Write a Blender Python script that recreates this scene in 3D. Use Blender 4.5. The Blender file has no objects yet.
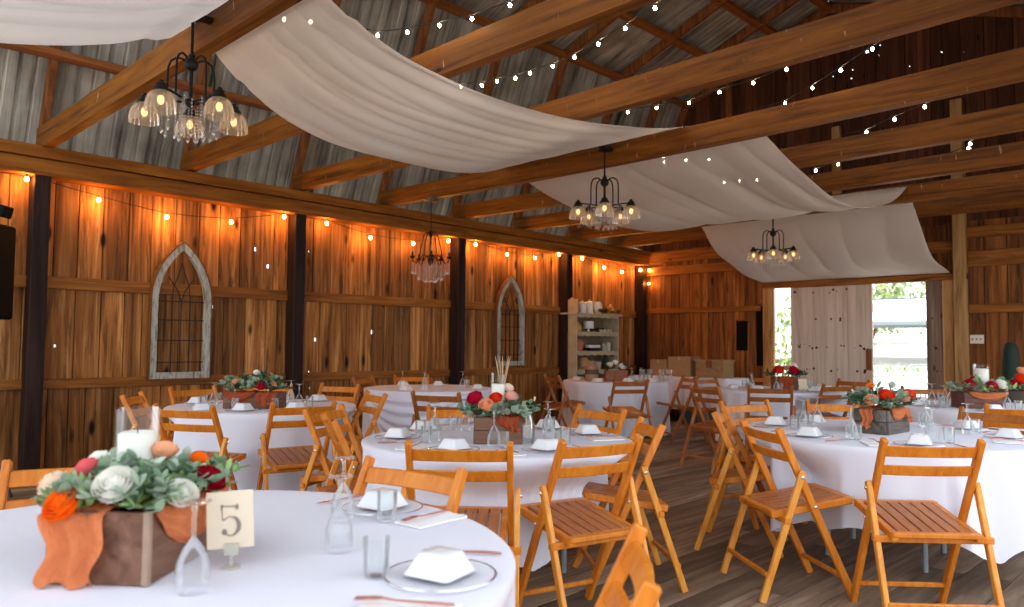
import bpy, bmesh, math, random
from mathutils import Vector, Matrix, Quaternion
random.seed(7)
PI = math.pi
scene = bpy.context.scene
COL = scene.collection

# ---------------------------------------------------------------- mesh helpers
class MB:
    def __init__(s): s.v = []; s.f = []
    def add(s, verts, faces):
        b = len(s.v); s.v += [tuple(v) for v in verts]; s.f += [tuple(i + b for i in f) for f in faces]; return s
    def box(s, x0, x1, y0, y1, z0, z1, m=None):
        vs = [Vector((x, y, z)) for x in (x0, x1) for y in (y0, y1) for z in (z0, z1)]
        if m is not None: vs = [m @ v for v in vs]
        return s.add(vs, [(0,1,3,2),(4,6,7,5),(0,4,5,1),(2,3,7,6),(0,2,6,4),(1,5,7,3)])
    def bar(s, p, q, w, h, up=(0,0,1), w2=None, h2=None):
        p, q = Vector(p), Vector(q); d = (q - p).normalized(); u = Vector(up)
        a = d.cross(u)
        if a.length < 1e-5: a = d.cross(Vector((1,0,0)))
        a.normalize(); u = a.cross(d); vs = []
        for c, ww, hh in ((p, w, h), (q, w2 or w, h2 or h)):
            for i, j in ((-1,-1),(1,-1),(1,1),(-1,1)): vs.append(c + a*(i*ww/2) + u*(j*hh/2))
        return s.add(vs, [(3,2,1,0),(4,5,6,7),(0,1,5,4),(1,2,6,5),(2,3,7,6),(3,0,4,7)])
    def tube(s, pts, r, n=8, cap=True):
        pts = [Vector(p) for p in pts]; k = len(pts)
        rs = r if isinstance(r, (list, tuple)) else [r]*k
        prev = None; rings = []
        for i, p in enumerate(pts):
            d = (pts[min(i+1, k-1)] - pts[max(i-1, 0)]).normalized()
            if prev is None:
                a = d.orthogonal().normalized()
            else:
                a = prev - d*prev.dot(d)
                a = a.normalized() if a.length > 1e-6 else d.orthogonal().normalized()
            prev = a; b = d.cross(a)
            rings.append([p + (a*math.cos(2*PI*j/n) + b*math.sin(2*PI*j/n))*rs[i] for j in range(n)])
        fs = [(i*n+j, i*n+(j+1)%n, (i+1)*n+(j+1)%n, (i+1)*n+j) for i in range(k-1) for j in range(n)]
        if cap: fs += [tuple(reversed(range(n))), tuple((k-1)*n+j for j in range(n))]
        return s.add([v for r_ in rings for v in r_], fs)
    def lathe(s, prof, n=16, c=(0,0,0), m=None):
        vs = []; c = Vector(c)
        for r, z in prof:
            for j in range(n):
                v = Vector((max(r, 1e-4)*math.cos(2*PI*j/n), max(r, 1e-4)*math.sin(2*PI*j/n), z)) + c
                vs.append(m @ v if m is not None else v)
        k = len(prof)
        fs = [(i*n+j, i*n+(j+1)%n, (i+1)*n+(j+1)%n, (i+1)*n+j) for i in range(k-1) for j in range(n)]
        if prof[0][0] > 1e-3: fs.append(tuple(reversed(range(n))))
        if prof[-1][0] > 1e-3: fs.append(tuple((k-1)*n+j for j in range(n)))
        return s.add(vs, fs)
    def lathe_open(s, prof, n=16, c=(0,0,0)):
        k = len(prof); c = Vector(c)
        vs = [Vector((max(r,1e-4)*math.cos(2*PI*j/n), max(r,1e-4)*math.sin(2*PI*j/n), z)) + c for r, z in prof for j in range(n)]
        return s.add(vs, [(i*n+j, i*n+(j+1)%n, (i+1)*n+(j+1)%n, (i+1)*n+j) for i in range(k-1) for j in range(n)])
    def ball(s, c, r, n=10, k=6, sc=(1,1,1)):
        vs = []; c = Vector(c)
        for i in range(k+1):
            t = PI*i/k
            for j in range(n):
                vs.append(c + Vector((max(math.sin(t),1e-3)*math.cos(2*PI*j/n)*r*sc[0], max(math.sin(t),1e-3)*math.sin(2*PI*j/n)*r*sc[1], -math.cos(t)*r*sc[2])))
        return s.add(vs, [(i*n+j, i*n+(j+1)%n, (i+1)*n+(j+1)%n, (i+1)*n+j) for i in range(k) for j in range(n)])
    def grid(s, rows, closed=False):
        k, n = len(rows), len(rows[0])
        fs = []
        for i in range(k-1):
            for j in range(n if closed else n-1):
                fs.append((i*n+j, i*n+(j+1)%n, (i+1)*n+(j+1)%n, (i+1)*n+j))
        return s.add([v for r in rows for v in r], fs)
    def prism(s, poly, m, d):
        n = len(poly)
        vs = [m @ Vector((x, y, 0)) for x, y in poly] + [m @ Vector((x, y, d)) for x, y in poly]
        return s.add(vs, [tuple(reversed(range(n))), tuple(range(n, 2*n))] + [(i, (i+1)%n, n+(i+1)%n, n+i) for i in range(n)])
    def build(s, name, mat, parent=None, bevel=0, smooth=None, loc=None):
        me = bpy.data.meshes.new(name)
        me.from_pydata(s.v, [], s.f)
        bm = bmesh.new(); bm.from_mesh(me)
        bmesh.ops.recalc_face_normals(bm, faces=bm.faces)
        if bevel: bmesh.ops.bevel(bm, geom=list(bm.edges), offset=bevel, segments=1, affect='EDGES', clamp_overlap=True)
        if smooth is not None:
            for f in bm.faces: f.smooth = True
            for e in bm.edges:
                if len(e.link_faces) == 2 and e.calc_face_angle(0) > math.radians(smooth): e.smooth = False
        bm.to_mesh(me); bm.free()
        me.materials.append(mat)
        o = bpy.data.objects.new(name, me); COL.objects.link(o)
        if parent is not None: o.parent = parent
        if loc is not None: o.location = loc
        return o

def tag(o, label=None, cat=None, group=None, kind=None):
    if label: o['label'] = label
    if cat: o['category'] = cat
    if group: o['group'] = group
    if kind: o['kind'] = kind
    return o
def thing(name, label, cat, loc=(0,0,0), rz=0, group=None):
    o = bpy.data.objects.new(name, None); COL.objects.link(o)
    o.empty_display_size = .1; o.location = loc; o.rotation_euler = (0, 0, rz)
    return tag(o, label, cat, group)
def struct(o, label=None, cat=None): return tag(o, label, cat, None, 'structure')
KIDS = {}
def dup(root, loc, rz=0, label=None, group=None, scale=None):
    c = root.copy(); COL.objects.link(c); c.location = loc
    c.rotation_euler = (root.rotation_euler[0], root.rotation_euler[1], rz)
    if scale: c.scale = (scale,)*3
    if label: c['label'] = label
    if group: c['group'] = group
    if root not in KIDS: KIDS[root] = [(ch, list(ch.children)) for ch in root.children]
    for ch, gs in KIDS[root]:
        d = ch.copy(); COL.objects.link(d); d.parent = c
        for g in gs:
            e = g.copy(); COL.objects.link(e); e.parent = d
    return c
class Placer:
    """first use moves the prototype itself, later uses copy it with its parts"""
    def __init__(s, proto): s.p = proto; s.used = False
    def __call__(s, loc, rz=0, label=None, group=None, scale=None):
        if s.used: return dup(s.p, loc, rz, label, group, scale)
        s.used = True; KIDS[s.p] = [(ch, list(ch.children)) for ch in s.p.children]
        s.p.location = loc; s.p.rotation_euler[2] = rz
        if scale: s.p.scale = (scale,)*3
        if label: s.p['label'] = label
        if group: s.p['group'] = group
        return s.p

# ---------------------------------------------------------------- materials
def nodemat(name):
    m = bpy.data.materials.new(name); m.use_nodes = True
    nt = m.node_tree; nt.nodes.clear()
    return m, nt, nt.nodes, nt.links
def principled(nd, **k):
    b = nd.new('ShaderNodeBsdfPrincipled')
    for a, v in k.items(): b.inputs[a].default_value = v
    return b
def rgba(c): return (c[0], c[1], c[2], 1)
def simple(name, col, rough=.6, metal=0., noise=0., nscale=20, bump=0., spec=.5):
    m, nt, nd, lk = nodemat(name)
    b = principled(nd, **{'Base Color': rgba(col), 'Roughness': rough, 'Metallic': metal, 'Specular IOR Level': spec})
    o = nd.new('ShaderNodeOutputMaterial'); lk.new(b.outputs[0], o.inputs[0])
    if noise or bump:
        tc = nd.new('ShaderNodeTexCoord'); n = nd.new('ShaderNodeTexNoise')
        n.inputs['Scale'].default_value = nscale; n.inputs['Detail'].default_value = 4
        lk.new(tc.outputs['Object'], n.inputs['Vector'])
        if noise:
            r = nd.new('ShaderNodeValToRGB')
            r.color_ramp.elements[0].position = .3; r.color_ramp.elements[1].position = .7
            r.color_ramp.elements[0].color = rgba([max(0, c*(1-noise)) for c in col]); r.color_ramp.elements[1].color = rgba([min(1, c*(1+noise)) for c in col])
            lk.new(n.outputs['Fac'], r.inputs['Fac']); lk.new(r.outputs['Color'], b.inputs['Base Color'])
        if bump:
            bp = nd.new('ShaderNodeBump'); bp.inputs['Strength'].default_value = bump; bp.inputs['Distance'].default_value = .01
            lk.new(n.outputs['Fac'], bp.inputs['Height']); lk.new(bp.outputs[0], b.inputs['Normal'])
    return m
def wood(name, dark, base, light, axis='Z', fine=14., along=.7, knots=.0, vary=.25, rough=.55, streak=.5, bump=.15, spots=0, spec=.18, stain=0):
    """grain runs along AXIS; every separate board (mesh island) gets its own tone and its own grain"""
    m, nt, nd, lk = nodemat(name)
    tc = nd.new('ShaderNodeTexCoord'); mp = nd.new('ShaderNodeMapping')
    sc = [fine]*3; sc['XYZ'.index(axis)] = along
    mp.inputs['Scale'].default_value = sc; lk.new(tc.outputs['Object'], mp.inputs['Vector'])
    geo = nd.new('ShaderNodeNewGeometry')
    w = nd.new('ShaderNodeMath'); w.operation = 'MULTIPLY'; w.inputs[1].default_value = 37.; lk.new(geo.outputs['Random Per Island'], w.inputs[0])
    n = nd.new('ShaderNodeTexNoise'); n.noise_dimensions = '4D'
    n.inputs['Scale'].default_value = 1; n.inputs['Detail'].default_value = 5; n.inputs['Roughness'].default_value = .6; n.inputs['Distortion'].default_value = 1.1
    lk.new(mp.outputs[0], n.inputs['Vector']); lk.new(w.outputs[0], n.inputs['W'])
    r = nd.new('ShaderNodeValToRGB'); cr = r.color_ramp
    cr.elements[0].position = .5 - .22*streak - .08; cr.elements[0].color = rgba(dark)
    cr.elements[1].position = .72; cr.elements[1].color = rgba(light)
    e = cr.elements.new(.5); e.color = rgba(base)
    lk.new(n.outputs['Fac'], r.inputs['Fac'])
    col = r.outputs['Color']
    hs = nd.new('ShaderNodeHueSaturation'); mr = nd.new('ShaderNodeMapRange')
    mr.inputs['To Min'].default_value = 1 - vary; mr.inputs['To Max'].default_value = 1 + vary
    lk.new(geo.outputs['Random Per Island'], mr.inputs['Value']); lk.new(mr.outputs[0], hs.inputs['Value']); lk.new(col, hs.inputs['Color'])
    col = hs.outputs['Color']
    if knots:
        m2 = nd.new('ShaderNodeMapping'); s2 = [4.2]*3; s2['XYZ'.index(axis)] = 1.5
        m2.inputs['Scale'].default_value = s2; lk.new(tc.outputs['Object'], m2.inputs['Vector'])
        vo = nd.new('ShaderNodeTexVoronoi'); vo.inputs['Scale'].default_value = 1; vo.voronoi_dimensions = '3D'
        lk.new(m2.outputs[0], vo.inputs['Vector'])
        kr = nd.new('ShaderNodeValToRGB'); kr.color_ramp.elements[0].position = knots*.45; kr.color_ramp.elements[0].color = (1,1,1,1)
        kr.color_ramp.elements[1].position = knots; kr.color_ramp.elements[1].color = (0,0,0,1)
        lk.new(vo.outputs['Distance'], kr.inputs['Fac'])
        mx = nd.new('ShaderNodeMix'); mx.data_type = 'RGBA'; mx.inputs['B'].default_value = rgba([c*.35 for c in dark])
        lk.new(kr.outputs['Color'], mx.inputs['Factor']); lk.new(col, mx.inputs['A']); col = mx.outputs['Result']
    if spots:
        m3 = nd.new('ShaderNodeMapping'); s3 = [26.]*3; s3[2] = 7.; m3.inputs['Scale'].default_value = s3
        lk.new(tc.outputs['Object'], m3.inputs['Vector'])
        n3 = nd.new('ShaderNodeTexNoise'); n3.inputs['Scale'].default_value = 1.; n3.inputs['Detail'].default_value = 3; lk.new(m3.outputs[0], n3.inputs['Vector'])
        k3 = nd.new('ShaderNodeValToRGB'); k3.color_ramp.elements[0].position = .69; k3.color_ramp.elements[0].color = (0,0,0,1); k3.color_ramp.elements[1].position = .76; k3.color_ramp.elements[1].color = (.6,.6,.6,1)
        lk.new(n3.outputs['Fac'], k3.inputs['Fac'])
        mx = nd.new('ShaderNodeMix'); mx.data_type = 'RGBA'; mx.inputs['B'].default_value = (.55,.42,.25,1)
        lk.new(k3.outputs['Color'], mx.inputs['Factor']); lk.new(col, mx.inputs['A']); col = mx.outputs['Result']
    if stain:
        m4 = nd.new('ShaderNodeMapping'); s4 = [7.]*3; s4['XYZ'.index(axis)] = .55; m4.inputs['Scale'].default_value = s4; lk.new(tc.outputs['Object'], m4.inputs['Vector'])
        n4 = nd.new('ShaderNodeTexNoise'); n4.noise_dimensions = '4D'; n4.inputs['Scale'].default_value = 1.; n4.inputs['Detail'].default_value = 7; n4.inputs['Roughness'].default_value = .72; n4.inputs['Distortion'].default_value = 2.2
        lk.new(m4.outputs[0], n4.inputs['Vector']); lk.new(w.outputs[0], n4.inputs['W'])
        k4 = nd.new('ShaderNodeValToRGB'); k4.color_ramp.elements[0].position = .50; k4.color_ramp.elements[0].color = (0,0,0,1); k4.color_ramp.elements[1].position = .64; k4.color_ramp.elements[1].color = (stain,)*3+(1,)
        lk.new(n4.outputs['Fac'], k4.inputs['Fac'])
        mx = nd.new('ShaderNodeMix'); mx.data_type = 'RGBA'; mx.inputs['B'].default_value = rgba([c*.7 for c in dark])
        lk.new(k4.outputs['Color'], mx.inputs['Factor']); lk.new(col, mx.inputs['A']); col = mx.outputs['Result']
    b = principled(nd, **{'Roughness': rough, 'Specular IOR Level': spec})
    lk.new(col, b.inputs['Base Color'])
    bp = nd.new('ShaderNodeBump'); bp.inputs['Strength'].default_value = bump; bp.inputs['Distance'].default_value = .008
    lk.new(n.outputs['Fac'], bp.inputs['Height']); lk.new(bp.outputs[0], b.inputs['Normal'])
    o = nd.new('ShaderNodeOutputMaterial'); lk.new(b.outputs[0], o.inputs[0])
    return m
def emit(name, col, s):
    m, nt, nd, lk = nodemat(name); e = nd.new('ShaderNodeEmission')
    e.inputs[0].default_value = rgba(col); e.inputs[1].default_value = s
    o = nd.new('ShaderNodeOutputMaterial'); lk.new(e.outputs[0], o.inputs[0]); return m
def glass(name, col=(.96,.98,.98), haze=.0, hcol=(.9,.9,.9), gl=.75):
    """thin clear glass: transparent with a fresnel mirror, plus an optional milky share"""
    m, nt, nd, lk = nodemat(name)
    t = nd.new('ShaderNodeBsdfTransparent'); t.inputs[0].default_value = rgba(col)
    g = nd.new('ShaderNodeBsdfGlossy'); g.inputs['Roughness'].default_value = .04; g.inputs['Color'].default_value = (1,1,1,1)
    lw = nd.new('ShaderNodeLayerWeight'); lw.inputs['Blend'].default_value = .35
    ml = nd.new('ShaderNodeMath'); ml.operation = 'MULTIPLY'; ml.inputs[1].default_value = gl; lk.new(lw.outputs['Fresnel'], ml.inputs[0])
    mx = nd.new('ShaderNodeMixShader'); lk.new(ml.outputs[0], mx.inputs[0]); lk.new(t.outputs[0], mx.inputs[1]); lk.new(g.outputs[0], mx.inputs[2])
    out = mx.outputs[0]
    if haze:
        d = nd.new('ShaderNodeBsdfTranslucent'); d.inputs[0].default_value = rgba(hcol)
        d2 = nd.new('ShaderNodeBsdfDiffuse'); d2.inputs[0].default_value = rgba(hcol)
        a = nd.new('ShaderNodeMixShader'); lk.new(d.outputs[0], a.inputs[1]); lk.new(d2.outputs[0], a.inputs[2])
        m2 = nd.new('ShaderNodeMixShader'); m2.inputs[0].default_value = haze; lk.new(out, m2.inputs[1]); lk.new(a.outputs[0], m2.inputs[2]); out = m2.outputs[0]
    o = nd.new('ShaderNodeOutputMaterial'); lk.new(out, o.inputs[0]); return m
def cloth(name, col, trans=.2, clear=.0, bump=.0, rough=.9, nscale=60):
    m, nt, nd, lk = nodemat(name)
    d = nd.new('ShaderNodeBsdfDiffuse'); d.inputs[0].default_value = rgba(col)
    t = nd.new('ShaderNodeBsdfTranslucent'); t.inputs[0].default_value = rgba(col)
    mx = nd.new('ShaderNodeMixShader'); mx.inputs[0].default_value = trans
    lk.new(d.outputs[0], mx.inputs[1]); lk.new(t.outputs[0], mx.inputs[2]); out = mx.outputs[0]
    if clear:
        c = nd.new('ShaderNodeBsdfTransparent'); m2 = nd.new('ShaderNodeMixShader'); m2.inputs[0].default_value = clear
        lk.new(out, m2.inputs[1]); lk.new(c.outputs[0], m2.inputs[2]); out = m2.outputs[0]
    if bump:
        tc = nd.new('ShaderNodeTexCoord'); n = nd.new('ShaderNodeTexNoise'); n.inputs['Scale'].default_value = nscale; n.inputs['Detail'].default_value = 3
        lk.new(tc.outputs['Object'], n.inputs['Vector']); bp = nd.new('ShaderNodeBump'); bp.inputs['Strength'].default_value = bump; bp.inputs['Distance'].default_value = .02
        lk.new(n.outputs['Fac'], bp.inputs['Height']); lk.new(bp.outputs[0], d.inputs['Normal'])
    o = nd.new('ShaderNodeOutputMaterial'); lk.new(out, o.inputs[0]); return m
def island(name, cols, rough=.6, trans=.0):
    """each island of the mesh takes one of the tones between cols"""
    m, nt, nd, lk = nodemat(name)
    geo = nd.new('ShaderNodeNewGeometry'); r = nd.new('ShaderNodeValToRGB'); cr = r.color_ramp
    cr.elements[0].color = rgba(cols[0]); cr.elements[1].color = rgba(cols[-1])
    for i, c in enumerate(cols[1:-1]): cr.elements.new((i+1)/(len(cols)-1)).color = rgba(c)
    lk.new(geo.outputs['Random Per Island'], r.inputs[0])
    b = principled(nd, Roughness=rough); lk.new(r.outputs[0], b.inputs['Base Color']); out = b.outputs[0]
    if trans:
        t = nd.new('ShaderNodeBsdfTranslucent'); lk.new(r.outputs[0], t.inputs[0]); mx = nd.new('ShaderNodeMixShader'); mx.inputs[0].default_value = trans
        lk.new(out, mx.inputs[1]); lk.new(t.outputs[0], mx.inputs[2]); out = mx.outputs[0]
    o = nd.new('ShaderNodeOutputMaterial'); lk.new(out, o.inputs[0]); return m

M = {}
M['wall'] = wood('amber_board_wood', (.026,.009,.003), (.315,.117,.027), (.60,.295,.10), 'Z', 13, .55, .16, .42, .6, 1.1, stain=.75)
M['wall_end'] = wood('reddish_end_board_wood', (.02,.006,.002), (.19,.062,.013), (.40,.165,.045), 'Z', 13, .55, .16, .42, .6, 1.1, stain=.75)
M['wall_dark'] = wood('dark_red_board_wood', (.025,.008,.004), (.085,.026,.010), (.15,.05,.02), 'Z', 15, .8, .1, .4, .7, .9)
M['wall_rail'] = wood('amber_rail_wood', (.055,.016,.003), (.23,.08,.013), (.34,.14,.03), 'X', 14, .9, .08, .15, .6, .7)
M['rail_y'] = wood('amber_cross_rail_wood', (.055,.016,.003), (.22,.075,.012), (.33,.135,.028), 'Y', 14, .9, .08, .15, .6, .7)
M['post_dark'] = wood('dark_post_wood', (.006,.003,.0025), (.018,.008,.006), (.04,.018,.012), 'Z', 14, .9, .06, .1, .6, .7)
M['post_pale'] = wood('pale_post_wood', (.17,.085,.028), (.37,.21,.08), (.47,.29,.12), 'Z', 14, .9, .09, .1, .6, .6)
M['beam'] = wood('honey_beam_wood', (.04,.011,.0015), (.195,.064,.006), (.29,.108,.014), 'Y', 14, .8, .075, .1, .55, .75, spots=1, stain=.45)
M['plate'] = wood('honey_plate_wood', (.07,.02,.003), (.25,.083,.010), (.35,.135,.022), 'X', 12, .8, .09, .1, .55, .8, stain=.45)
M['rafter'] = wood('brown_rafter_wood', (.07,.022,.007), (.22,.075,.022), (.32,.13,.04), 'Z', 12, 1., .08, .1, .6, .7)
M['purlin'] = wood('brown_purlin_wood', (.08,.026,.008), (.26,.09,.025), (.36,.14,.045), 'X', 12, 1., .08, .1, .6, .7)
M['floor'] = wood('weathered_floor_wood', (.06,.038,.025), (.225,.152,.103), (.38,.275,.195), 'X', 9, .8, .05, .38, .65, .9, .25, stain=.45)
M['chair'] = wood('honey_chair_wood', (.38,.092,.006), (.56,.168,.012), (.66,.235,.026), 'Z', 22, 3., 0, .08, .38, .8, .03, spec=.35)
M['chair_leg'] = wood('pale_honey_chair_wood', (.46,.14,.012), (.64,.245,.03), (.72,.33,.06), 'Z', 22, 3., 0, .08, .38, .8, .03, spec=.35)
M['chair_seat'] = wood('red_brown_seat_wood', (.19,.055,.016), (.35,.115,.036), (.46,.18,.065), 'X', 22, 2.5, 0, .12, .35, .8, .03)
M['cherry'] = wood('cherry_chair_wood', (.20,.055,.012), (.33,.10,.02), (.42,.15,.035), 'Z', 22, 3., 0, .08, .38, .8, .03, spec=.35)
M['cherry_seat'] = wood('cherry_seat_wood', (.15,.04,.012), (.24,.07,.022), (.32,.11,.035), 'X', 22, 2.5, 0, .12, .35, .8, .03)
M['planter'] = wood('walnut_planter_wood', (.055,.026,.017), (.14,.068,.043), (.215,.115,.078), 'X', 16, 2., 0, .12, .6, .9)
M['planter_grey'] = wood('grey_planter_wood', (.025,.02,.018), (.085,.07,.062), (.17,.145,.125), 'X', 16, 2., 0, .15, .6, .9)
M['door'] = wood('whitewashed_door_wood', (.34,.27,.21), (.58,.49,.41), (.69,.61,.53), 'Z', 12, .5, .05, .06, .8, .8)
M['door_worn'] = wood('worn_grey_door_wood', (.07,.042,.03), (.21,.145,.11), (.38,.30,.25), 'Z', 12, .5, .1, .1, .8, .9)
M['frame_wood'] = wood('door_frame_wood', (.17,.07,.02), (.40,.2,.065), (.52,.29,.11), 'Z', 14, .9, .07, .1, .5, .6)
M['cloth'] = cloth('white_table_linen', (.80,.80,.90), .12, 0, .06, nscale=25)
M['sheer'] = cloth('ivory_sheer_fabric', (.93,.885,.85), .42, .035)
M['gauze'] = cloth('rust_gauze', (.74,.235,.095), .3, .0, .6, nscale=90)
M['gauze_deep'] = cloth('deep_rust_gauze', (.46,.095,.04), .3, .0, .6, nscale=90)
M['black'] = simple('black_metal', (.012,.010,.009), .45, .6)
M['black_plastic'] = simple('black_plastic', (.003,.003,.0035), .7, spec=.1)
M['china'] = simple('white_china', (.72,.725,.76), .25)
M['napkin'] = simple('white_napkin_cotton', (.84,.83,.84), .9)
M['copper'] = simple('rose_gold_metal', (.86,.50,.42), .25, 1.)
M['copper_dark'] = simple('dark_copper_handle', (.50,.21,.17), .3, .7)
M['silver'] = simple('silver_rim', (.72,.72,.74), .25, 1.)
M['steel'] = simple('grey_green_leg_steel', (.30,.35,.35), .45, .5)
M['glass'] = glass('clear_glass', haze=.035, hcol=(1,1,1), gl=.75)
M['plate_glass'] = glass('charger_glass', (.985,.985,1.), .30, (1,1,1), .12)
M['shade'] = glass('ribbed_shade_glass', (.95,.92,.86), .34, (.74,.62,.46), .9)
M['crystal'] = glass('crystal_glass', (.97,.97,.97), .08, (.9,.87,.82), .9)
M['bulb'] = emit('warm_bulb_glow', (1.,.40,.085), 330.)
M['bulb_small'] = emit('pale_bulb_glow', (1.,.74,.48), 62.)
M['bulb_soft'] = emit('soft_filament_glow', (1.,.55,.22), 1.8)
M['cable'] = simple('black_cable', (.01,.01,.01), .6)
M['wax'] = simple('white_wax', (.86,.84,.78), .5)
M['iron'] = simple('rusty_iron_bars', (.05,.025,.015), .7, .4)
M['card'] = simple('cream_card', (.64,.54,.41), .8)
M['ink'] = simple('grey_brown_ink', (.20,.17,.14), .8)
M['clearplastic'] = glass('clear_holder', haze=.3, hcol=(.9,.88,.8))
# ---------------------------------------------------------------- camera
cam = bpy.data.cameras.new('camera'); co = bpy.data.objects.new('camera', cam); COL.objects.link(co)
R_, U_, F_ = (.70645454,-.70769958,.00912584), (-.04294135,-.02998843,.99862742), (.70645454,.70587676,.05157504)
co.matrix_world = Matrix(((R_[0],U_[0],-F_[0],0),(R_[1],U_[1],-F_[1],0),(R_[2],U_[2],-F_[2],1.29),(0,0,0,1)))
cam.sensor_width = 36; cam.lens = 26.895; cam.clip_start = .05; cam.clip_end = 500
cam.dof.use_dof = True; cam.dof.focus_distance = 4.6; cam.dof.aperture_fstop = 2.8
scene.camera = co

# ---------------------------------------------------------------- room shell
XE, YL = 11.93, 8.5           # end wall, left wall
PROF = [(8.62,3.05),(7.52,5.68),(4.85,6.72),(1.73,5.68),(.6,3.05)]
def roof_z(y, off=0):
    y = min(max(y, PROF[-1][0]), PROF[0][0])
    for (a, za), (b, zb) in zip(PROF, PROF[1:]):
        if b <= y <= a: return za + (zb-za)*(a-y)/(a-b) + off
    return 3.05
rnd = random.Random(3)
def boards(mb, along, u0, u1, z0, z1, plane, th, holes=(), wmin=.14, wmax=.27, top=None, gap=.009):
    """vertical boards with small knot holes; along='x' for a wall at y=plane, 'y' for a wall at x=plane"""
    u = u0
    while u < u1 - .02:
        w = min(rnd.uniform(wmin, wmax), u1-u)
        if u1-u-w < .08: w = u1-u
        a, b = u + gap/2, u + w - gap/2
        off = rnd.uniform(-.006, .006)
        zt = top((a+b)/2) if top else z1
        hs = [h for h in holes if a < h[0] < b and z0 < h[1]-h[2] and h[1]+h[2] < zt]
        us = sorted({a, b} | {min(b, max(a, h[0]+s*h[2])) for h in hs for s in (-1, 1)}); zs_ = sorted({z0, zt} | {h[1]+s*h[2] for h in hs for s in (-1, 1)})
        nu_, nz_ = len(us), len(zs_); P3 = []
        for dp in (0, th):
            for uu in us:
                for zz in zs_:
                    zz = top(uu) if top and zz == zt else zz
                    P3.append((uu, plane+off+dp, zz) if along == 'x' else (plane+off+dp, uu, zz))
        ID = lambda d, p, q: d*nu_*nz_ + p*nz_ + q
        full = {(p, q) for p in range(nu_-1) for q in range(nz_-1) if not any(abs((us[p]+us[p+1])/2-h[0]) < h[2] and abs((zs_[q]+zs_[q+1])/2-h[1]) < h[2] for h in hs)}
        fs = []
        for p, q in full:
            c4 = ((p, q), (p+1, q), (p+1, q+1), (p, q+1))
            fs.append(tuple(ID(0, *c) for c in c4)); fs.append(tuple(ID(1, *c) for c in reversed(c4)))
            for (dp, dq), (e0, e1) in (((0,-1), (0,1)), ((1,0), (1,2)), ((0,1), (2,3)), ((-1,0), (3,0))):
                if (p+dp, q+dq) not in full: fs.append((ID(0, *c4[e0]), ID(1, *c4[e0]), ID(1, *c4[e1]), ID(0, *c4[e1])))
        mb.add(P3, fs); u += w
    return mb
LH = [(5.23,2.52,.022),(4.93,2.41,.016),(5.05,1.31,.02),(4.97,.91,.014),(4.98,.71,.016),(5.88,1.42,.03),(6.01,1.47,.012),(4.22,2.37,.024),(4.39,2.18,.024),(3.72,1.67,.02),(3.59,1.48,.02),(2.16,1.22,.012),(2.03,.90,.014),(3.14,1.88,.010),(4.01,1.56,.010)]
mb = MB()
boards(mb, 'x', -3, XE, 1.84, 3.0, YL, .022, LH); boards(mb, 'x', -3, XE, .84, 1.84, YL+.004, .022, LH); boards(mb, 'x', -3, XE, 0, .84, YL+.002, .022, LH)
mk = MB(); boards(mk, 'x', -3, XE, 0, 3.0, YL+.034, .018, LH, .3, .4, gap=0); struct(mk.build('wall_left_light_block', M['wall_dark']), 'dark boards added behind the left wall to stop light in its gaps', 'wall')  # added layer, keeps bright sky from showing through the board gaps
struct(mb.build('wall_left', M['wall']), 'long amber board wall with knot holes on the left of the hall', 'wall')
def rail(name, mb, mat, label): return struct(mb.build(name, mat, bevel=.004), label, 'rail')
rail('trim_1', MB().box(-3, XE, YL-.045, YL, 1.78, 1.90), M['wall_rail'], 'waist-high horizontal rail nailed across the left board wall')
rail('trim_2', MB().box(-3, XE, YL-.04, YL, .80, .90), M['wall_rail'], 'low horizontal rail along the foot of the left board wall')
# top plate in two courses
rail('trim_3', MB().bar((-3, YL-.12, 3.045+.07), (XE, YL-.12, 3.045-.075), .28, .11), M['plate'], 'upper timber course of the plate above the left wall')
rail('trim_4', MB().bar((-3, YL-.10, 2.905+.07), (XE, YL-.10, 2.905-.075), .24, .155), M['plate'], 'lower timber course of the plate above the left wall')
rail('trim_5', MB().box(-3, XE, .5, .72, 2.85, 3.07), M['plate'], 'timber plate carrying the right ends of the tie beams')
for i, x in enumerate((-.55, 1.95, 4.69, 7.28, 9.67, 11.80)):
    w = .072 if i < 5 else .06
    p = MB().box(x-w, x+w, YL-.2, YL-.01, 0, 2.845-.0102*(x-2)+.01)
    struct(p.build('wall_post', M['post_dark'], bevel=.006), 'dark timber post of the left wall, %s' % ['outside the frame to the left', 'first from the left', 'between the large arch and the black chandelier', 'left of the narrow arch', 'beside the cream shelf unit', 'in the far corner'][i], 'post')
# end wall
EH = [(4.31,5.80,.03),(4.53,5.57,.016),(4.55,5.44,.016),(4.83,5.54,.016),(3.71,5.42,.014),(3.28,5.52,.016),(3.0,5.44,.012),(6.93,5.44,.012),(2.52,4.43,.02),(4.12,5.85,.016),(4.14,5.7,.012),(5.4,4.3,.012),(3.9,4.9,.012)]
mb = MB()
boards(mb, 'y', 5.92, YL+.02, 0, 3.02, XE, .022, EH); boards(mb, 'y', -2.5, 3.25, 0, 3.04, XE, .022, EH, .2, .3); boards(mb, 'y', 3.25, 5.92, 2.30, 3.02, XE, .022)
mk = MB(); boards(mk, 'y', 5.95, YL+.02, 0, 3.02, XE+.036, .018, EH, .3, .4, gap=0); boards(mk, 'y', 3.2, 5.97, 2.32, 3.04, XE+.036, .018, EH, .3, .4, gap=0); boards(mk, 'y', -2.5, 3.22, 0, 3.04, XE+.036, .018, EH, .3, .4, gap=0); struct(mk.build('wall_back_light_block', M['wall_dark']), 'dark boards added behind the end wall to block daylight in its joints', 'wall')  # added layer behind the end boards, blocks daylight at the joints
struct(mb.build('wall_back', M['wall_end']), 'end wall of vertical amber boards around the wide doorway', 'wall')
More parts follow.
